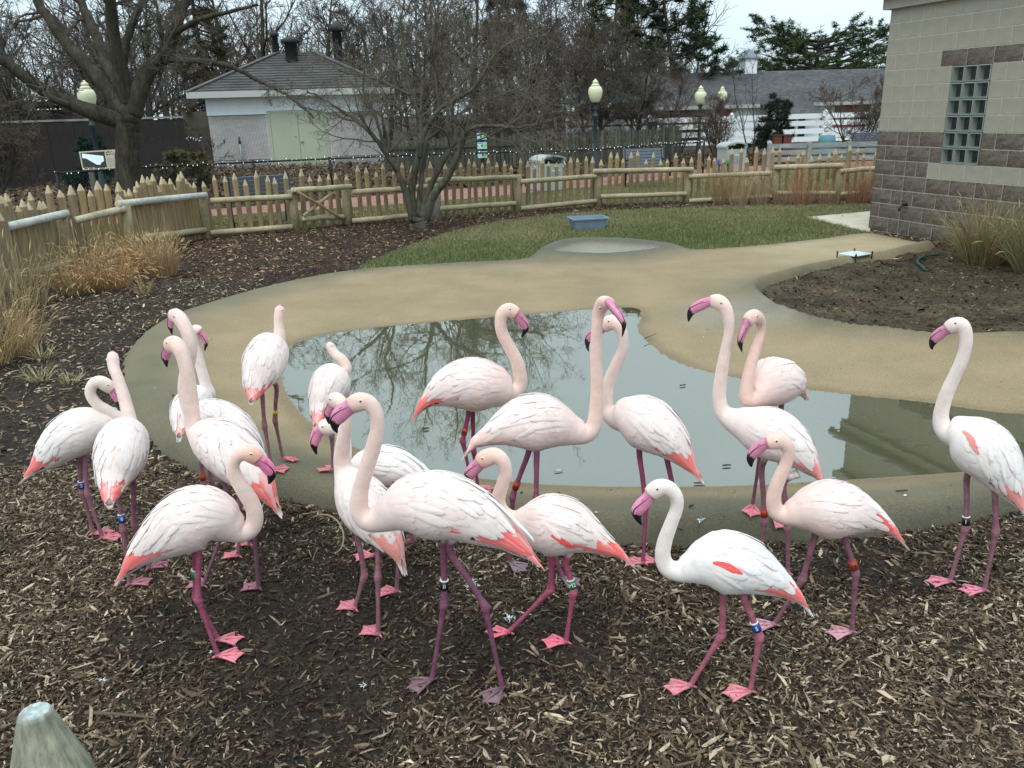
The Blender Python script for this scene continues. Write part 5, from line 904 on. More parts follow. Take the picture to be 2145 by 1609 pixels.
for a in [(1843, 905, .10, .06, .3, 'dark leaf in the shaded water at the right', (.05, .045, .025), WZ - .012), (1883, 924, .15, .08, -.2, 'large brown leaf in the shaded water at the right', (.09, .05, .03), WZ - .012), (1952, 909, .07, .05, 1.0, 'small dark leaf in shaded water left of the far right bird', (.05, .045, .03), WZ - .012), (1930, 935, .10, .03, .1, 'thin dark leaf in water, nearest the far right bird', (.05, .045, .03), WZ - .012), (892, 899, .045, .03, .4, 'dark leaf floating left of the walking bird leg', (.03, .03, .025), WZ + .005), (1430, 808, .05, .02, .3, 'dark leaf floating in the open water at centre right', (.04, .04, .035), WZ + .005), (1522, 976, .05, .02, .1, 'dark leaf floating near the concrete edge at centre right', (.04, .04, .035), WZ + .005), (1465, 1013, .06, .015, .05, 'sliver of leaf at the near waterline', (.05, .05, .045), WZ + .004), (1448, 1064, .035, .02, .6, 'dark leaf on the near concrete rim', (.04, .03, .025), None), (1170, 987, .05, .015, .2, 'pale sliver floating beside the upright bird', (.5, .5, .46), WZ + .004), (1888, 1032, .06, .012, .1, 'dark bark sliver on the right concrete rim', (.05, .04, .03), None)]: leaf(*a)
# things standing beyond the fence at the right
def simple(name, label, cat, loc): return thing(name, loc, label, cat)
M_paint = mat('painted wood and plastic', (1, 1, 1), .55, True, n1=(6, .9, 1.08))
for x, l in ((8.6, 'left'), (8.9, 'right')):
    t_ = simple('red_feed_box', 'red-brown wooden feed box under the dark evergreen, %s of the pair' % l, 'box', (x, 27.2, 0)); mb = MB(); mb.box((x, 27.2, .42), .24, .24, .84, None, (.12, .04, .025)); mb.build('body', M_paint, t_, False); mb = MB(); mb.box((x, 27.2, .86), .28, .28, .04, None, (.07, .03, .02)); mb.build('lid', M_paint, t_, False)
    mb = MB(); a_ = np.linspace(0, math.pi, 6); mb.lathe(np.c_[np.sin(a_) * .03 + 1e-4, -np.cos(a_) * .03], (x, 27.07, .56), 8, (.8, .75, .7)); mb.build('knob', M_paint, t_, True)
t_ = simple('blue_barrel', 'pale turquoise barrel with straps before the paddock fence', 'barrel', (10.3, 27.5, 0)); mb = MB(); mb.lathe([(.01, 0), (.24, .01), (.27, .2), (.275, .45), (.27, .62), (.24, .80), (.01, .82)], (10.3, 27.5, 0), 16, (.10, .22, .25)); mb.build('body', M_paint, t_)
for z in (.25, .52): mb = MB(); mb.lathe([(.278, z), (.284, z + .01), (.284, z + .05), (.278, z + .06)], (10.3, 27.5, 0), 16, (.04, .12, .15)); mb.build('strap', M_paint, t_)
for x, y, c, l in ((6.0, 24.0, (.025, .06, .22), 'blue play ball beside the second litter bin'), (6.22, 23.8, (.03, .17, .08), 'green play ball right of the blue ball')):
    mb = MB(); a_ = np.linspace(0, math.pi, 9); mb.lathe(np.c_[np.sin(a_) * .10 + 1e-4, .12 - np.cos(a_) * .10], (x, y, .16), 14, c); mb.lathe([(.05, 0), (.03, .15), (.05, .17)], (x, y, 0), 8, (.1, .1, .1)); props(mb.build('play_ball', M_paint), l, 'ball')
t_ = simple('canopy', 'teal fabric canopy seen through bare branches behind the lamp', 'canopy', (4.9, 44.5, 0)); cx, cy = 4.9, 44.5; mb = MB(); cor_ = [(cx - 2.6, cy - 2, 2.15), (cx + 2.4, cy - 2, 2.15), (cx + 2.4, cy + 2, 2.15), (cx - 2.6, cy + 2, 2.15)]; ap = (cx - .1, cy, 3.25)
for i in range(4):
    a_, b_ = np.array(cor_[i]), np.array(cor_[(i + 1) % 4]); A_ = np.array(ap); g_ = [(a_ * (1 - t) + b_ * t) * (1 - s) + A_ * s - UPV * .28 * math.sin(math.pi * t) * (1 - s) * .5 - UPV * .25 * math.sin(math.pi * s) for s in np.linspace(0, 1, 5) for t in np.linspace(0, 1, 7)]
    mb.add(g_, [[r * 7 + c, r * 7 + c + 1, r * 7 + c + 8, r * 7 + c + 7] for r in range(4) for c in range(6)], c=(.03, .16, .15))
mb.build('fabric', M_paint, t_)
for c in cor_: mb = MB(); mb.tube(np.array([(c[0], c[1], 0), c]), .05, 8, (.3, .3, .3)); mb.build('pole', M_paint, t_)
t_ = simple('notice_board', 'small black notice board on a post before the white paddock fence', 'sign', (5.2, 30.5, 0)); mb = MB(); mb.box((5.2, 30.45, 1.12), .34, .04, .42, None, (.015, .015, .015)); mb.build('board', M_paint, t_, False); mb = MB(); mb.box((5.2, 30.52, .6), .09, .07, 1.2, None, (.02, .02, .02)); mb.build('post', M_paint, t_, False)
print('TRIS', sum(len(o.data.loop_triangles) if o.data.loop_triangles else sum(p.loop_total - 2 for p in o.data.polygons) for o in {o.data.name: o for o in S.objects if o.type == 'MESH'}.values()), 'objects', len(S.objects))
# ================================================================ THE FLAMINGOS
M_body = mat('pale pink plumage', (1, 1, 1), .75, True, n1=(26, .90, 1.06, 4), bump=((95, 95, 95), .22, .004), spec=.15, sheen=.25)
M_feath = mat('feather vane', (1, 1, 1), .68, True, n1=(14, .92, 1.05), spec=.15, sheen=.2)
M_beak = mat('horny beak', (1, 1, 1), .38, True, n1=(60, .85, 1.1), spec=.45)
M_leg = mat('scaly leg skin', (1, 1, 1), .5, True, n1=(70, .72, 1.2), bump=(260, .5, .003), spec=.4)
M_eye = mat('pale yellow eye', (.78, .70, .50), .15, False, spec=.6); M_pup = mat('pupil', (.01, .01, .01), .1, False, spec=.6)
M_band = mat('plastic leg band', (1, 1, 1), .4, True, spec=.5)
M_mark = mat('band lettering', (1, 1, 1), .5, True, spec=.3)
def text_mesh(body, size, ext=.0004, align='CENTER'):
    cu = bpy.data.curves.new('lettering', 'FONT'); cu.body = body; cu.size = size; cu.extrude = ext; cu.align_x = align; cu.align_y = 'CENTER'
    o = bpy.data.objects.new('lettering', cu); COL.objects.link(o)
    me = bpy.data.meshes.new_from_object(o.evaluated_get(bpy.context.evaluated_depsgraph_get())); bpy.data.objects.remove(o); return me
def sph(r, c, sq=(1, 1, 1), nu=10, nv=7):
    mb = MB(); a = np.linspace(0, math.pi, nv); mb.lathe(np.c_[np.sin(a) * r + 1e-5, -np.cos(a) * r], (0, 0, 0), nu); v = mb.V[0] * sq + np.asarray(c); return v, mb.Fq[0]
def resample(C, n):
    s = np.concatenate([[0], np.cumsum(np.linalg.norm(np.diff(C[:, :3], axis=0), axis=1))]); t = np.linspace(0, s[-1], n)
    return np.stack([np.interp(t, s, C[:, i]) for i in range(C.shape[1])], 1), s[-1]
BANDC = {'blue': (.02, .06, .28), 'green': (.02, .20, .07), 'black': (.012, .012, .014), 'red': (.38, .035, .015), 'yellow': (.55, .42, .05)}
BIRDS = 0
def bird(label, crop, phi, torso, neck, beak, legs, dy=None, white=.5, cor=1., corc=None, legc=(.275, .120, .148), footc=(.75, .23, .27), band=None, bandtxt=None, patch=(), crown=0., yoff=0., toes=None, seed=0, plumes=0, peach=0.):
    global BIRDS
    rg = np.random.default_rng(100 + seed); ox, oy, sc = crop
    px = lambda p: (ox + p[0] / sc, oy + p[1] / sc)
    feet = [gtop(*px(l[2])) for l in legs]; base = np.mean(feet, 0); Y0 = base[1] + yoff
    f = R_(phi); hd = np.array([math.cos(f), math.sin(f), 0]); lf = np.array([-math.sin(f), math.cos(f), 0]); nT = len(torso); nN = len(neck)
    mid = torso[nT // 2]; Pc = PY(*px(mid), Y0)
    def place(p, i=None, extra=0.):
        d = ray(*px(p))
        if dy is None: P = EYE + d * (((Pc - EYE) @ lf) / (d @ lf))
        else:
            o = np.interp(i, [0, nT // 2, nT - 1, nT + nN - 1, nT + nN + 4], [dy[0], 0, dy[1], dy[2], dy[2] + (dy[2] - dy[1]) * .2 + extra]); P = PY(*px(p), Y0 + o)
        return P
    def pr(L, i0=0):
        o = []
        for i, p in enumerate(L):
            P = place(p, i0 + i); 
            if len(p) > 3: P = PY(*px(p), P[1] + p[3])
            o.append([*P, p[2] / sc * depth(P) / F_PX])
        return np.array(o)
    ctl = np.concatenate([pr(torso), pr(neck, nT)]); fine = spline(ctl, 10); cut = (nT - 1) * 10
    Tc, Lt = resample(fine[:cut + 1], 46); Nc, Ln = resample(fine[cut:], 74); Cn = np.concatenate([Tc, Nc[1:]]); NR = len(Cn); nt_ = 45
    if Cn[0][3] > .02: pass
    k = np.interp(np.arange(NR), [0, 8, nt_, nt_ + 14, NR - 14, NR - 1], [1.15, 1.0, .95, .92, .92, .80])
    wh = np.array([.81, .59, .53]) * (1 - white) + np.array([.83, .78, .745]) * white
    nk = np.array([.80, .52, .43]) * (1 - white) + np.array([.83, .72, .65]) * white; hdc = np.array([.80, .50, .41]) * (1 - white * .6) + np.array([.83, .75, .70]) * white * .6
    tn = np.clip((np.arange(NR) - nt_ + 6) / 26, 0, 1)[:, None]; tcw = np.clip((np.arange(NR) - NR + 16) / 14, 0, 1)[:, None]
    colr = wh * (1 - tn) + nk * tn; colr = colr * (1 - tcw) + (hdc * (1 - crown) + np.array([.85, .40, .27]) * crown) * tcw
    col = np.repeat(colr[:, None], 30, 1); col = col * rg.uniform(.97, 1.03, (NR, 30, 1))
    B = thing('flamingo', base, label, 'flamingo', 'flamingos standing around the pond')
    mb = MB(); v, A_, B_, T_ = mb.tube(Cn[:, :3], Cn[:, 3], 30, col, 0, True, lf, k)
    # legs and webbed feet in the same skin
    sides = []
    dirs = toes or [phi] * len(legs)
    fm = base[1]
    for li, (l, F0) in enumerate(zip(legs, feet)):
        hp = place(l[0], nT // 2); hp = PY(*px(l[0]), hp[1] + (F0[1] - fm) * .45); kn = PY(*px(l[1]), .5 * hp[1] + .5 * F0[1])
        ank = F0 + np.array([0, 0, .022]); ctr = Cn[np.argmin(np.linalg.norm(Cn[:nt_, :3] - hp, axis=1)), :3]; hin = hp + (ctr - hp) * .55
        u1 = (kn - hp) / np.linalg.norm(kn - hp); u2 = (ank - kn) / np.linalg.norm(ank - kn)
        P = np.array([hin, hp, hp * .5 + kn * .5, kn - u1 * .035, kn - u1 * .013, kn, kn + u2 * .014, kn + u2 * .04, kn * .45 + ank * .55, ank - u2 * .02, ank])
        r = np.array([.018, .0128, .0105, .0105, .0135, .0150, .0145, .0105, .0078, .0088, .0105]); Q = spline(np.c_[P, r], 4)
        t = np.linspace(0, 1, len(Q))[:, None]; lc = np.asarray(legc) * (1 - .15 * t) * (1 + .3 * np.exp(-((t - .5) / .06) ** 2)); lc = lc * (1 + .16 * np.sin(t * 70 + rg.uniform(0, 6)) * rg.uniform(.3, 1, t.shape)); lc = np.where(t < .06, wh, lc); lc = np.where(t > .93, lc * .4 + np.asarray(footc) * .6, lc)
        mb.tube(Q[:, :3], Q[:, 3], 12, lc, 1, True)
        a = R_(dirs[li]); gnd = lambda q: np.array([q[0], q[1], max(float(top_z(q[0:1], q[1:2])[0]), F0[2] - .018) + .008])
        tips = []; fc = np.asarray(footc) * rg.uniform(.9, 1.08)
        for da, tl in ((-.60, .072), (0, .088), (.60, .072)):
            e = gnd(F0 + np.array([math.cos(a + da), math.sin(a + da), 0]) * tl); tips.append(e)
            mb.tube(np.array([ank + (0, 0, -.003), (ank + e) / 2 + (0, 0, .004), e + (0, 0, .005), e + (math.cos(a + da) * .008, math.sin(a + da) * .008, .001)]), [.0080, .0052, .0042, .0012], 7, np.array([fc * .8, fc, fc, fc * .5]), 1)
        for i in (0, 1):
            w = (tips[i] + tips[i + 1]) / 2 * .97 + gnd(F0) * .03; top = np.array([ank + (0, 0, -.006), tips[i] + (0, 0, .006), w + (0, 0, .007), tips[i + 1] + (0, 0, .006)]); bot = top - (0, 0, .004)
            mb.add(np.concatenate([top, bot]), [[0, 1, 2, 3], [7, 6, 5, 4], [1, 5, 6, 2], [2, 6, 7, 3]], c=fc * 1.08, m=1)
        hx = F0 - np.array([math.cos(a), math.sin(a), 0]) * .022; mb.tube(np.array([ank, gnd(hx) + (0, 0, .005)]), [.006, .003], 6, fc * .8, 1)
        sides.append((hp, kn, u1))
    body = mb.build('body', [M_body, M_leg], B)
    # beak
    bp_ = pr(beak, nT + nN); st = Cn[-1]; inn = np.array([*(st[:3] - T_[-1] * .012), st[3] * .85]); r0_ = np.array([*st[:3], max(bp_[0][3], st[3] * .8)])
    Bc, Lb = resample(spline(np.concatenate([[inn, r0_], bp_ if len(bp_) > 3 else bp_]), 8), 30)
    u = np.linspace(0, 1, 30)[:, None]; th = np.arange(18) / 18 * 2 * math.pi; vent = .5 + .5 * np.cos(th)[None]
    pk = np.array([.66, .235, .36]) if crown < .6 else np.array([.70, .19, .34]); pk = pk * (1 + .25 * white * .5); bl = np.array([.012, .010, .012])
    bm = sstep(.0, .03, u - (.70 - .02 * np.sin(5 * th)[None] - .08 * (1 - vent)))[..., None]
    cc = (pk * rg.uniform(.9, 1.08) * (1 - .25 * sstep(.3, 0, u)[..., None] * (1 - vent[..., None]))) * (1 - bm) + bl * bm
    mk = MB(); vb, Ab, Bb, Tb = mk.tube(Bc[:, :3], Bc[:, 3], 18, np.broadcast_to(cc, (30, 18, 3)), 0, True, A_[-1], np.interp(u[:, 0], [0, .4, 1], [.78, .62, .55]))
    kk = np.interp(u[:, 0], [0, .4, 1], [.78, .62, .55])
    for sgn in (1, -1):
        ii = np.arange(4, 23); an = np.interp(ii, [4, 13, 22], [1.75, 2.05, 2.45]) * sgn
        Pm = Bc[ii, :3] + Ab[ii] * (np.sin(an) * Bc[ii, 3] * kk[ii] * 1.005)[:, None] + Bb[ii] * (np.cos(an) * Bc[ii, 3] * 1.005)[:, None]
        mk.tube(Pm, np.interp(ii, [4, 10, 22], [.0005, .0012, .0022]), 5, (.02, .01, .014), 0)
        an2 = 2.2 * sgn; i0 = [7, 8, 9, 10]; Pn = Bc[i0, :3] + Ab[i0] * (math.sin(an2) * Bc[i0, 3] * kk[i0])[:, None] + Bb[i0] * (math.cos(an2) * Bc[i0, 3])[:, None]
        mk.tube(Pn, [.0003, .001, .001, .0003], 5, (.10, .02, .05), 0)
    mk.build('beak', M_beak, B)
    ie = NR - 6
    for sgn in (1, -1):
        ce = Cn[ie, :3] + A_[ie] * (sgn * Cn[ie, 3] * k[ie] * .90) - B_[ie] * (Cn[ie, 3] * .38)
        mk = MB(); vv, q = sph(.0050, ce); mk.add(vv, q); e = mk.build('eye', M_eye, B)
        mk = MB(); vv, q = sph(.0030, ce + A_[ie] * sgn * .0037); mk.add(vv, q); mk.build('pupil', M_pup, e)
    # plumage laid over the body surface: t runs tail -> breast, a is the angle from the spine
    def surf(t, a, side, lift):
        i = np.clip(t, 0, 1) * nt_; i0 = np.minimum(i.astype(int), nt_ - 1); fr_ = (i - i0)[..., None]
        thh = (math.pi - side * a) / (2 * math.pi) * 30; j0 = np.floor(thh).astype(int); fj = (thh - j0)[..., None]; j1 = (j0 + 1) % 30; j0 = j0 % 30
        p = (v[i0, j0] * (1 - fj) + v[i0, j1] * fj) * (1 - fr_) + (v[i0 + 1, j0] * (1 - fj) + v[i0 + 1, j1] * fj) * fr_
        c = Cn[i0, :3] * (1 - fr_) + Cn[i0 + 1, :3] * fr_; nn = p - c; nn = nn / (np.linalg.norm(nn, axis=-1, keepdims=True) + 1e-9)
        ex = np.minimum(t, 0)[..., None]; sh = np.maximum(.25, 1 + ex * 2.2)
        return c + (p - c) * sh + T_[0] * ex * Lt + nn * lift[..., None]
    rad = lambda t: np.interp(np.clip(t, 0, 1) * nt_, np.arange(NR), Cn[:, 3])
    sv = np.array([0, .22, .5, .78, .93, 1.]); wp = np.array([.5, .88, 1., .86, .52, .06]); lv = np.array([0, .0010, .0022, .0034, .0041, .0036])
    def lay(mk, t0, a0, ln, w, side, drift, colf, lift0=0., ls=1., m=0, tg=.0, ec=0.):
        n = len(t0)
        if n == 0: return
        t = t0[:, None] - sv * (ln / Lt)[:, None]; a = a0[:, None] + drift[:, None] * sv
        hw = wp * w[:, None] / 2 / np.maximum(rad(t), .02)
        T3 = np.repeat(t[:, :, None], 3, 2); A3 = np.stack([a - hw, a, a + hw], 2); L3 = np.repeat((lift0 + lv * ls)[None, :, None], n, 0) + np.array([-.0004, .0011, -.0004])
        V = surf(T3, A3, side, np.broadcast_to(L3, T3.shape)); b = (np.arange(n) * 18)[:, None, None]; i = np.arange(5)[:, None] * 3; j = np.arange(2)[None]
        q0 = np.stack([i + j, i + j + 1, i + j + 4, i + j + 3], -1).reshape(-1, 4)
        if side < 0: q0 = q0[:, ::-1]
        gr = np.interp(sv, [0, .5, .8, 1], [.42, .30, .10, .0])[None, :, None] * tg; c = colf[:, None, :] * (1 - gr) + colf[:, None, :] * np.array([.99, .78, .72]) * gr
        mk.add(V.reshape(-1, 3), (b + q0[None]).reshape(-1, 4), c=((c[:, :, None, :] * (1 - (e3 := np.array([ec, 0, ec * .3])[None, None, :, None])) + np.array([.88, .70, .66]) * e3) * np.array([.965, 1.02, .965])[None, None, :, None]).reshape(-1, 3), m=m)
    cc0 = np.array(corc or (.87, .115, .105)); fl = MB(); tl = MB()
    for side in (1, -1):
        wg = MB(); rows = []
        tmin = lambda a: (.18 + .17 * (a / 1.6) ** 2) * min(1, .25 + cor)
        for ri, t0 in enumerate(np.linspace(.94, .30, 17)):
            r = float(rad(np.array([t0]))[()][0]); w = np.interp(t0, [.2, .6, .93], [.044, .038, .024]); ln = np.interp(t0, [.2, .5, .8, .95], [.175, .155, .105, .062])
            amax = np.interp(t0, [.34, .5, .75, .93], [1.40, 1.62, 1.68, 1.35]); da = w * .74 / r
            for a in np.arange(.06 + (ri % 2) * da * .5, amax, da):
                if t0 - ln / Lt > tmin(a) - .03: rows.append((t0 + rg.normal(0, .010), a + rg.normal(0, .03), ln * rg.uniform(.86, 1.14), w * rg.uniform(.9, 1.1)))
        rows = np.array(rows); n = len(rows)
        cf = (wh * .6 + np.array([.85, .785, .755]) * .4) * rg.uniform(.94, 1.02, (n, 1)); pe = (rg.random(n) < .22 + .3 * peach)[:, None] * rg.uniform(0, .35 + .3 * peach, (n, 1)); cf = cf * (1 - pe) + np.array([.85, .60, .52]) * pe
        lay(wg, rows[:, 0], rows[:, 1], rows[:, 2], rows[:, 3], side, rg.normal(.16, .08, n), cf, tg=1.3 - white)
        for (pt, pa, pn) in patch:
            m_ = pn; lay(wg, pt + np.linspace(.05, -.05, m_), pa + np.linspace(-.08, .16, m_), np.full(m_, .050), np.full(m_, .014), side, np.full(m_, .12), np.repeat(cc0[None], m_, 0) * rg.uniform(.85, 1.15, (m_, 1)), .0052, .5)
        ne = 16; lay(wg, rg.uniform(.42, .85, ne), rg.uniform(.2, 1.5, ne), rg.uniform(.07, .13, ne), rg.uniform(.014, .026, ne), side, rg.normal(.2, .18, ne), (wh * .5 + np.array([.86, .80, .77]) * .5) * rg.uniform(.93, 1.03, (ne, 1)), .0030, 1.5, tg=.6)
        wg.build('wing', M_feath, B)
        fk = MB(); fr_ = []
        for ri, t0 in enumerate(np.linspace(.92, .26, 13)):
            da = .030 / float(rad(np.array([t0]))[0])
            for a in np.arange(1.62 + (ri % 2) * da * .5, 2.95, da): fr_.append((t0 + rg.normal(0, .012), a + rg.normal(0, .04), rg.uniform(.06, .10), rg.uniform(.026, .040)))
        fr_ = np.array(fr_); nk_ = len(fr_); lay(fk, fr_[:, 0], fr_[:, 1], fr_[:, 2], fr_[:, 3], side, rg.normal(-.06, .10, nk_), wh * rg.uniform(.95, 1.03, (nk_, 1)), -.0006, .75, tg=.5)
        fk.build('flank_plumage', M_feath, B)
        n = 17; a0 = np.linspace(1.82, .12, n); t0 = np.linspace(.60, .36, n); ln = Lt * (t0 + np.interp(a0, [.1, .6, 1.2, 1.82], [-.03, .05, .08, -.10])) * rg.uniform(.82, 1.07, n)
        mixc = rg.uniform(0, .6, (n, 1)); colr_ = cc0 * (1 - mixc) + np.array([.90, .34, .31]) * mixc
        hid = np.interp(a0, [.2, .7], [.55, 0])[:, None] * (rg.random((n, 1)) < .5); colr_ = colr_ * (1 - hid) + wh * hid
        if cor < .35: colr_ = colr_ * .25 + wh * .75
        lay(fl, t0, a0, ln, np.full(n, .030), side, np.linspace(-.14, .02, n) + rg.normal(0, .05, n), colr_, .0012, .75, ec=.55)
        nb = 4; lay(fl, np.full(nb, .42), np.linspace(1.86, 1.98, nb), Lt * np.linspace(.36, .44, nb), np.full(nb, .018), side, np.full(nb, -.12), np.full((nb, 3), .015), .001, .3)
        nn_ = 9; lay(tl, rg.uniform(.12, .22, nn_), np.linspace(1.5, 3.0, nn_), rg.uniform(.08, .13, nn_), np.full(nn_, .03), side, np.zeros(nn_), np.repeat(wh[None], nn_, 0) * rg.uniform(.95, 1.02, (nn_, 1)), .0005, .6)
        if plumes and side > 0: lay(fl, rg.uniform(.44, .5, plumes), rg.uniform(-.12, .12, plumes), np.full(plumes, .19), np.full(plumes, .015), side, np.full(plumes, -.02), np.repeat(np.array([[.84, .85, .86]]), plumes, 0), .006, 5.)
    fl.build('flight_feathers', M_feath, B); tl.build('tail', M_feath, B)
    if band:
        for bi, (bl_, frac, cname, txt) in enumerate(band):
            hp, kn, u1 = sides[bl_]; L = np.linalg.norm(kn - hp); c = kn - u1 * frac; mk = MB()
            mk.tube(np.array([c - u1 * .0165, c + u1 * .0165]), [.0145, .0145], 16, BANDC[cname], 0); mk.tube(np.array([c - u1 * .0185, c - u1 * .016]), [.0150, .0150], 16, (.75, .74, .7) if cname in ('black', 'blue', 'green') else np.array(BANDC[cname]) * 1.3, 0)
            bo = mk.build('leg_band', M_band, B)
            if txt:
                me = text_mesh(txt, .021); me.materials.append(M_mark)
                a = me.color_attributes.new('Col', 'FLOAT_COLOR', 'POINT'); tcx = (.8, .8, .78, 1) if cname in ('black', 'blue', 'green') else (.02, .02, .02, 1)
                a.data.foreach_set('color', np.tile(tcx, len(me.vertices)))
                z = Vector(-u1); toc = Vector(EYE - c); nrm = (toc - z * toc.dot(z)).normalized(); x = z.cross(nrm).normalized()
                Mx = Matrix((x, z, nrm)).transposed(); oo = bpy.data.objects.new('band_number', me); COL.objects.link(oo); oo.parent = bo
                Mx4 = Mx.to_4x4(); Mx4.translation = Vector(c - base) + nrm * .0150; oo.matrix_local = Mx4
    BIRDS += 1
    print('bird', BIRDS, 'Lt %.2f Ln %.2f rmax %.3f neck r %.3f' % (Lt, Ln, Tc[:, 3].max(), Nc[40, 3]), 'legs', ['%.2f/%.2f' % (np.linalg.norm(s[0] - s[1]), np.linalg.norm(s[1] - ff)) for s, ff in zip(sides, feet)], 'headz %.2f' % Cn[-1][2], base.round(2))
    return B
cA, cB, cC, cD, cE, cF, cG = (0, 560, 2.979), (0, 1000, 2.979), (600, 600, 2.979), (600, 1000, 2.979), (1200, 560, 2.979), (1200, 980, 2.979), (1700, 560, 2.175)
K1, K2 = 1311, 1251
GREY = (.20, .085, .12)
# left group
bird('leftmost flamingo, its neck curled back into a hook, blue band on one leg', cA, 20,
     [(195, 1275, 18), (240, 1235, 45), (310, 1170, 90), (400, 1085, 128), (490, 1030, 145), (580, 1000, 128), (655, 995, 92)], [(725, 1005, 60), (778, 990, 44), (755, 950, 38), (685, 903, 35), (608, 855, 33), (565, 792, 32), (576, 737, 34), (620, 715, 40), (668, 738, 42), (700, 765, 34)],
     [(716, 792, 28), (732, 820, 24), (742, 850, 17), (744, 875, 4)], [((490, 1190), (512, 1400), (590, 1311 + 372)), ((528, 1185), (545, 1412), (645, 1311 + 400))], white=.75, band=[(0, .035, 'blue', '5')], seed=1, cor=.8)
bird('flamingo seen from behind on mulch at the left, blue band on its left leg', cA, 80,
     [(685, 1460, 22), (692, 1420, 48), (708, 1330, 95), (742, 1210, 148), (770, 1100, 155), (788, 1035, 120)], [(800, 995, 75), (808, 960, 50), (795, 890, 43), (768, 790, 39), (735, 690, 36), (712, 630, 37), (705, 580, 42), (705, 548, 38)],
     [(706, 560, 24), (708, 590, 18), (708, 610, 10), (708, 622, 4)], [((735, 1390), (768, 1630), (815, 1311 + 690)), ((830, 1330), (838, 1600), (935, 1311 + 590))], dy=(-.20, .16, .30), white=.55, band=[(0, .045, 'blue', '8')], seed=2, toes=[35, 50], footc=(.45, .17, .2))
bird('flamingo seen from behind on the concrete slope, yellow band on its right leg', cA, 72,
     [(1572, 828, 14), (1580, 800, 36), (1600, 720, 82), (1636, 630, 124), (1672, 545, 132), (1702, 490, 105)], [(1728, 462, 62), (1742, 425, 42), (1742, 385, 33), (1738, 330, 30), (1742, 292, 32), (1747, 265, 33), (1748, 250, 26)],
     [(1750, 262, 16), (1752, 280, 12), (1752, 292, 8), (1752, 300, 3)], [((1635, 790), (1650, 985), (1702, 1285)), ((1724, 740), (1716, 955), (1766, 1208))], dy=(-.2, .15, .2), white=.4, band=[(1, .042, 'yellow', 'E3')], seed=7, toes=[10, 5])
bird('flamingo behind the left pair with its head turned right over a white back', cA, 60,
     [(1122, 1045, 15), (1128, 1010, 38), (1142, 940, 70), (1172, 880, 98), (1222, 838, 100), (1268, 812, 78)], [(1296, 785, 48), (1284, 735, 35), (1258, 640, 32), (1234, 550, 31), (1214, 470, 33), (1210, 425, 38), (1225, 395, 41), (1245, 405, 36)],
     [(1264, 428, 24), (1278, 455, 20), (1284, 485, 13), (1277, 522, 3)], [((1225, 930), (1270, 1350), (1300, 1640)), ((1262, 930), (1320, 1330), (1360, 1600))], dy=(-.16, .12, .12), white=.8, seed=6, cor=.5, corc=(.85, .35, .27), band=[(0, .035, 'red', None)])
bird('tall flamingo in the left group looking left, its pale neck behind another neck', cA, 150,
     [(1620, 1260, 25), (1580, 1180, 70), (1490, 1070, 120), (1400, 985, 135), (1310, 930, 115), (1245, 910, 78)], [(1198, 900, 55), (1168, 850, 45), (1152, 745, 43), (1170, 625, 43), (1188, 515, 43), (1174, 420, 42), (1140, 345, 46), (1105, 305, 47), (1078, 305, 42)],
     [(1068, 330, 28), (1064, 360, 22), (1068, 392, 14), (1074, 420, 4)], [((1500, 1190), (1495, 1480), (1492, 1311 + 512)), ((1540, 1180), (1550, 1480), (1560, 1750))], white=.5, seed=5)
bird('flamingo with an upright peach neck in the left group, looking left over the front bird', cA, 148,
     [(1705, 1470, 18), (1675, 1425, 50), (1610, 1335, 100), (1520, 1235, 148), (1420, 1140, 165), (1320, 1075, 142), (1258, 1040, 100)], [(1220, 1010, 66), (1202, 950, 52), (1192, 850, 49), (1178, 720, 46), (1155, 600, 45), (1125, 515, 49), (1088, 482, 56), (1058, 492, 50)],
     [(1042, 525, 36), (1032, 558, 30), (1036, 598, 18), (1042, 624, 4)], [((1390, 1290), (1440, 1520), (1275, 1311 + 698)), ((1510, 1330), (1578, 1560), (1618, 1311 + 715))], white=.35, seed=4, legc=GREY, footc=(.42, .16, .21), crown=.25)
bird('large flamingo at the front left with an S-shaped neck and deep pink beak, facing right', cB, 12,
     [(768, 605, 12), (800, 565, 34), (880, 475, 78), (990, 390, 132), (1110, 310, 182), (1235, 250, 200), (1350, 255, 165), (1432, 300, 112)], [(1505, 335, 74), (1565, 315, 60), (1590, 258, 52), (1578, 180, 50), (1528, 90, 49), (1467, -10, 44), (1452, -75, 41), (1478, -128, 43), (1525, -150, 50), (1572, -140, 56), (1606, -112, 47)],
     [(1640, -95, 42), (1672, -60, 42), (1693, -15, 30), (1686, 20, 16), (1676, 42, 4)], [((1238, 470), (1235, 760), (1365, 1142)), ((1215, 470), (1222, 745), (1368, 1040))], white=.35, seed=3, crown=.75, band=[(1, .10, 'green', '7')], peach=.4, legc=(.32, .075, .13))
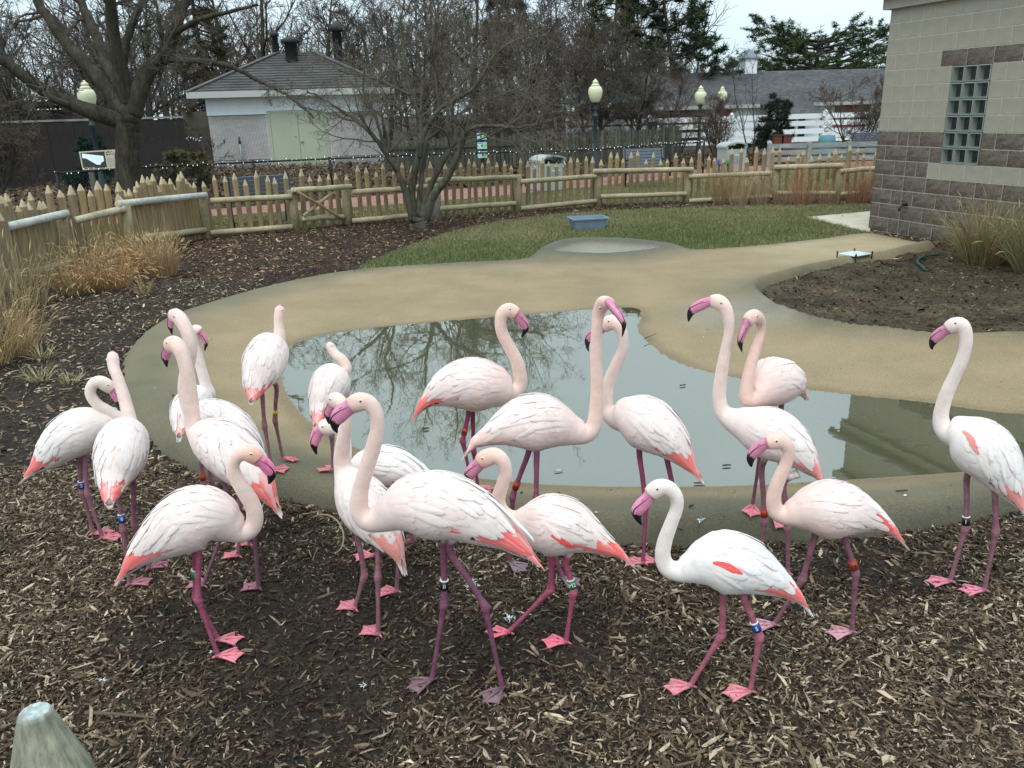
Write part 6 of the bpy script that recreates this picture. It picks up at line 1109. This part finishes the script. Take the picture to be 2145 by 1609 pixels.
# middle group
bird('flamingo seen from behind at the left water edge, neck bent to the left', cC, 68,
     [(188, 862, 14), (198, 830, 30), (208, 770, 58), (236, 690, 98), (278, 610, 125), (318, 560, 100)], [(352, 535, 58), (372, 502, 36), (348, 456, 31), (308, 425, 30), (284, 395, 30), (276, 370, 29), (277, 358, 22)],
     [(278, 366, 14), (279, 376, 10), (279, 386, 7), (279, 394, 3)], [((272, 790), (283, 925), (292, 1165)), ((335, 770), (332, 950), (335, 1150))], dy=(-.17, .13, .18), white=.45, seed=8, toes=[170, 160], corc=(.85, .2, .17))
bird('flamingo walking in the water behind the front pair, facing right, red band above its knee', cC, 5,
     [(815, 795, 8), (840, 755, 24), (890, 705, 50), (970, 655, 105), (1075, 618, 150), (1180, 612, 168), (1285, 625, 142), (1365, 645, 105)], [(1425, 645, 68), (1457, 605, 47), (1455, 540, 42), (1434, 460, 40), (1392, 380, 38), (1350, 300, 37), (1336, 230, 37), (1350, 170, 42), (1390, 150, 47), (1432, 172, 42)],
     [(1455, 200, 34), (1482, 235, 30), (1490, 272, 20), (1468, 318, 4)], [((1138, 780), (1100, 965), (1165, 1290)), ((1163, 780), (1168, 1020), (1195, 1270))], white=.2, seed=11, peach=.6, cor=.7, band=[(0, .05, 'red', '8H')], legc=(.25, .05, .10))
bird('white backed flamingo mostly hidden behind the front bird, its head low and facing left', cC, 168,
     [(890, 1240, 28), (800, 1180, 82), (690, 1135, 118), (580, 1122, 128), (490, 1130, 105), (430, 1145, 72)], [(388, 1150, 52), (368, 1100, 42), (368, 1000, 38), (358, 925, 38), (315, 882, 44), (262, 875, 54), (225, 888, 46)],
     [(198, 908, 36), (180, 950, 34), (174, 1000, 22), (188, 1048, 5)], [((720, 1270), (790, 1191 + 390), (540, 1191 + 515)), ((700, 1290), (706, 1560), (690, 1191 + 735))], white=.9, seed=9, cor=.2, plumes=2, band=[(1, .05, 'green', None)])
bird('flamingo beside the front bird, its beak tucked behind that bird\'s beak, pink feet', cC, 138,
     [(708, 1705, 18), (690, 1660, 42), (645, 1580, 85), (580, 1490, 132), (505, 1390, 165), (440, 1290, 152), (395, 1215, 112)], [(358, 1145, 66), (345, 1065, 53), (356, 960, 46), (370, 870, 37), (366, 795, 36), (345, 738, 46), (312, 712, 54), (290, 722, 44)],
     [(276, 755, 34), (258, 790, 28), (258, 828, 18), (266, 860, 4)], [((445, 1540), (487, 1191 + 612), (428, 1191 + 845)), ((575, 1600), (571, 1191 + 618), (576, 1191 + 1005))], white=.45, seed=10, corc=(.85, .28, .22))
bird('upright necked flamingo at the centre with purple beak turned to the viewer, red numbered band', cC, 4,
     [(1150, 1005, 8), (1180, 975, 30), (1270, 930, 62), (1370, 885, 118), (1480, 855, 165), (1590, 850, 178), (1695, 872, 138), (1785, 900, 96)], [(1862, 915, 68), (1912, 882, 52), (1930, 810, 46), (1937, 700, 42), (1938, 600, 40), (1931, 400, 36), (1938, 255, 35), (1950, 165, 40), (1980, 105, 50, -.02), (2015, 105, 46, -.06)],
     [(2045, 140, 36, -.08), (2085, 192, 35, -.10), (2106, 238, 26, -.11), (2100, 290, 13, -.11), (2095, 314, 4, -.11)], [((1515, 1020), (1412, 1305), (1395, 1191 + 555)), ((1562, 1030), (1558, 1330), (1722, 1191 + 650))], white=.2, seed=13, cor=.3, peach=.35, band=[(0, .05, 'red', '24')], legc=(.27, .08, .14), footc=(.28, .19, .22), toes=[-40, -40])
bird('flamingo behind the centre right facing left, beak hidden by an upright neck', cE, 150,
     [(768, 1285, 10), (735, 1245, 32), (680, 1170, 72), (605, 1085, 122), (515, 1010, 160), (420, 955, 165), (335, 930, 125)], [(265, 925, 82), (215, 885, 52), (206, 815, 43), (226, 712, 38), (275, 600, 38), (312, 510, 33), (314, 432, 32), (288, 370, 40), (240, 345, 50), (195, 368, 42)],
     [(160, 395, 32), (120, 420, 30), (95, 452, 22), (90, 492, 12), (98, 524, 4)], [((415, 1140), (455, 1480), (438, 1251 + 618)), ((577, 1140), (640, 1450), (520, 1251 + 612))], white=.5, seed=15, cor=.8, legc=(.30, .06, .12))
bird('tall flamingo right of centre, pale purple beak raised highest, facing left', cE, 150,
     [(1540, 1312, 12), (1500, 1265, 42), (1440, 1190, 88), (1355, 1110, 135), (1260, 1050, 160), (1160, 1010, 150), (1070, 975, 112)], [(990, 945, 75), (932, 893, 50), (913, 805, 42), (922, 702, 40), (938, 600, 37), (957, 500, 33), (974, 405, 31), (970, 315, 36), (945, 248, 44), (905, 216, 49), (865, 215, 41)],
     [(830, 222, 32), (790, 240, 34), (747, 268, 27), (728, 302, 17), (722, 338, 4)], [((1180, 1240), (1195, 1580), (1165, 1860)), ((1318, 1340), (1338, 1620), (1340, 1930))], white=.5, seed=18, cor=.7, corc=(.85, .25, .24), band=[(0, .035, 'red', None)])
bird('flamingo at the back right facing the camera, head bowed to the left', cE, 222,
     [(1440, 800, 8), (1420, 775, 26), (1385, 745, 60), (1330, 718, 118), (1255, 712, 150), (1185, 742, 135), (1135, 785, 98)], [(1102, 808, 70), (1084, 795, 52), (1085, 740, 43), (1100, 660, 40), (1122, 570, 37), (1150, 480, 32), (1174, 400, 29), (1168, 335, 35), (1135, 306, 44), (1105, 322, 48), (1085, 345, 40)],
     [(1076, 375, 32), (1060, 412, 30), (1048, 452, 25), (1048, 492, 17), (1056, 527, 4)], [((1175, 860), (1172, 1150), (1120, 1505)), ((1300, 860), (1300, 1200), (1245, 1570))], white=.05, seed=19, cor=.4, peach=.7, toes=[250, 300])
bird('pale pink flamingo at right with a hooked neck, greyish legs and red band', cF, 172,
     [(2028, 430, 8), (1995, 398, 26), (1925, 345, 56), (1825, 300, 108), (1710, 268, 162), (1595, 258, 182), (1485, 262, 150), (1395, 280, 102)], [(1320, 292, 66), (1268, 268, 52), (1252, 200, 45), (1268, 120, 43), (1300, 40, 40), (1340, -55, 37), (1345, -118, 41), (1310, -160, 47), (1258, -165, 53), (1213, -155, 46)],
     [(1180, -140, 38), (1140, -105, 40), (1112, -62, 28), (1110, -25, 15), (1117, -6, 4)], [((1515, 410), (1435, 690), (1255, 1005)), ((1695, 430), (1765, 655), (1738, 1050))], white=.15, seed=17, cor=.5, peach=.3, band=[(1, .032, 'red', '18')], legc=(.24, .10, .13), footc=(.55, .28, .32), patch=[(.30, 1.0, 4)])
bird('flamingo standing alone on the far right, seen from the rear quarter, black leg band', cG, 138,
     [(958, 1088, 14), (935, 1055, 34), (895, 985, 72), (845, 905, 108), (785, 835, 128), (720, 785, 118), (665, 755, 84)], [(622, 745, 56), (594, 715, 39), (591, 660, 32), (614, 580, 30), (650, 500, 28), (682, 430, 27), (702, 360, 27), (702, 302, 29), (682, 264, 34), (650, 265, 36), (624, 280, 31)],
     [(602, 290, 24), (576, 310, 25), (555, 336, 19), (547, 360, 10), (551, 375, 3)], [((712, 940), (702, 1187), (628, 1450)), ((835, 980), (840, 1200), (783, 1490))], white=.85, seed=20, cor=.7, corc=(.85, .3, .25), band=[(0, .03, 'black', '1')], patch=[(.90, 1.1, 3)], toes=[165, 165], footc=(.75, .24, .32))
# front row
bird('flamingo at the front centre with lowered peach head, green leg band, pink feet', cD, 165,
     [(2115, 505, 8), (2070, 470, 28), (1980, 420, 62), (1870, 360, 118), (1760, 315, 172), (1645, 295, 190), (1545, 290, 155), (1465, 282, 105)], [(1400, 262, 64), (1345, 212, 48), (1322, 138, 44), (1350, 40, 41), (1368, -30, 40), (1350, -100, 45), (1300, -135, 52), (1245, -118, 57), (1213, -95, 49)],
     [(1188, -68, 41), (1158, -38, 40), (1136, -2, 31), (1136, 28, 16), (1148, 48, 4)], [((1655, 520), (1650, 700), (1388, 995)), ((1745, 525), (1792, 712), (1745, 1055))], white=.3, seed=14, crown=.55, cor=1., peach=.6, band=[(1, .03, 'green', 'M2')], legc=(.40, .085, .15), footc=(.82, .19, .25), patch=[(.62, 1.5, 6)])
bird('largest flamingo at the front, striding left, black leg band marked with two bars', cC, 172,
     [(1530, 1690, 14), (1485, 1650, 42), (1370, 1560, 88), (1225, 1470, 150), (1075, 1395, 190), (925, 1365, 212), (785, 1365, 188), (680, 1400, 135)], [(590, 1445, 92), (508, 1455, 74), (458, 1400, 62), (454, 1330, 55), (470, 1235, 50), (508, 1110, 49), (548, 980, 48), (568, 870, 43), (555, 785, 46), (510, 728, 54), (452, 722, 62), (408, 745, 54)],
     [(376, 765, 50), (336, 800, 52), (306, 842, 40), (304, 885, 22), (318, 914, 5)], [((985, 1640), (985, 1191 + 790), (912, 1191 + 1290)), ((1018, 1640), (1238, 1191 + 805), (1348, 1191 + 1345))], white=.35, seed=12, peach=.5, cor=.8, plumes=2, band=[(0, .075, 'black', 'II')], legc=(.215, .075, .125), footc=(.20, .11, .13), toes=[200, 225])
bird('white flamingo walking left at the front right, red shoulder patch and a blue leg band', cF, 175,
     [(1440, 848, 8), (1410, 815, 26), (1320, 745, 66), (1200, 675, 122), (1070, 615, 175), (940, 588, 195), (830, 595, 155), (745, 622, 106)], [(662, 645, 68), (592, 622, 58), (561, 552, 49), (573, 460, 46), (612, 350, 42), (648, 250, 40), (645, 185, 43), (608, 137, 49), (560, 120, 53), (520, 136, 58), (487, 165, 52)],
     [(462, 197, 42), (425, 238, 46), (400, 274, 38), (408, 318, 21), (430, 357, 5)], [((942, 780), (930, 1040), (733, 1390)), ((1065, 800), (1166, 1052), (1105, 1425))], white=1., seed=16, cor=.7, band=[(1, .04, 'blue', '5')], legc=(.40, .12, .16), footc=(.70, .24, .27), patch=[(.80, 1.15, 7)])
import numpy as np
C=.2032;B=.4064
pts=[]
L=[(118,788,7),(105,878,6),(95,963,5),(87,1052,4),(78,1133,3),(68,1218,2),(62,1297,1),(55,1380,0),(125,695,8),(135,607,9),(145,515,10),(155,422,11),(165,330,12),(172,240,13),(182,140,14)]
for x,y,j in L: pts.append((x,y,'L',0,j))
for x,y,k in [(140,1098,0),(270,1105,1),(400,1118,2),(543,1130,3),(692,1150,4),(855,1160,5)]: pts.append((x,y,'A',k,3.5))
for x,y,k in [(228,835,0.5),(363,838,1.5)]: pts.append((x,y,'A',k,6.5))
R=[(991,800,7),(991,905,6),(991,1010,5),(991,1115,4),(991,1222,3),(991,590,9),(991,480,10),(960,375,11),(991,265,12)]
for x,y,j in R: pts.append((x,y,'R',0,j))
def proj(P,f,th,ro):
    r0=np.array([1,0,0]);u0=np.array([0,np.sin(th),np.cos(th)]);fw=np.array([0,np.cos(th),-np.sin(th)])
    r=np.cos(ro)*r0-np.sin(ro)*u0;u=np.cos(ro)*u0+np.sin(ro)*r0
    return 1072.5+f*P@r/(P@fw),804.5-f*P@u/(P@fw)
def res(p,ff=None):
    f,th,ro,x0,y0,a,zb,s1,sr=p
    if ff: f=ff
    out=[]
    for x,y,t,k,j in pts:
        px=1800+x/2.8725;py=y/2.8725
        d=np.array([np.sin(a),-np.cos(a),0])
        s=0 if t=='L' else (s1+k*B if t=='A' else None)
        if t=='R':
            # find s so that u matches: intersect numerically
            z=zb+j*C
            lo,hi=0,8
            for _ in range(40):
                m=(lo+hi)/2
                u,v=proj(np.array([x0,y0,z])+d*m,f,th,ro)
                if u<px: lo=m
                else: hi=m
            out+= [v-py]
        else:
            u,v=proj(np.array([x0,y0,zb+j*C])+d*s,f,th,ro)
            out+=[u-px,v-py]
    return np.array(out)
import sys
for ff in (None,1650,1735,1800):
    p=np.array([1735,.31,.03,5.2,12,.4,-1.9,.3,0.])
    lam=1e-2
    r=res(p,ff);
    for it in range(300):
        J=np.zeros((len(r),len(p)))
        for i in range(len(p)):
            q=p.copy();e=1e-4*max(1,abs(p[i]));q[i]+=e;J[:,i]=(res(q,ff)-r)/e
        A=J.T@J;g=J.T@r
        st=np.linalg.solve(A+lam*np.diag(np.diag(A)+1e-9),-g)
        q=p+st;rq=res(q,ff)
        if rq@rq<r@r: p,r=q,rq;lam*=.5
        else: lam*=3
        if lam>1e8:break
    print(ff,np.round(p,4),'rms',np.sqrt(np.mean(r**2)))
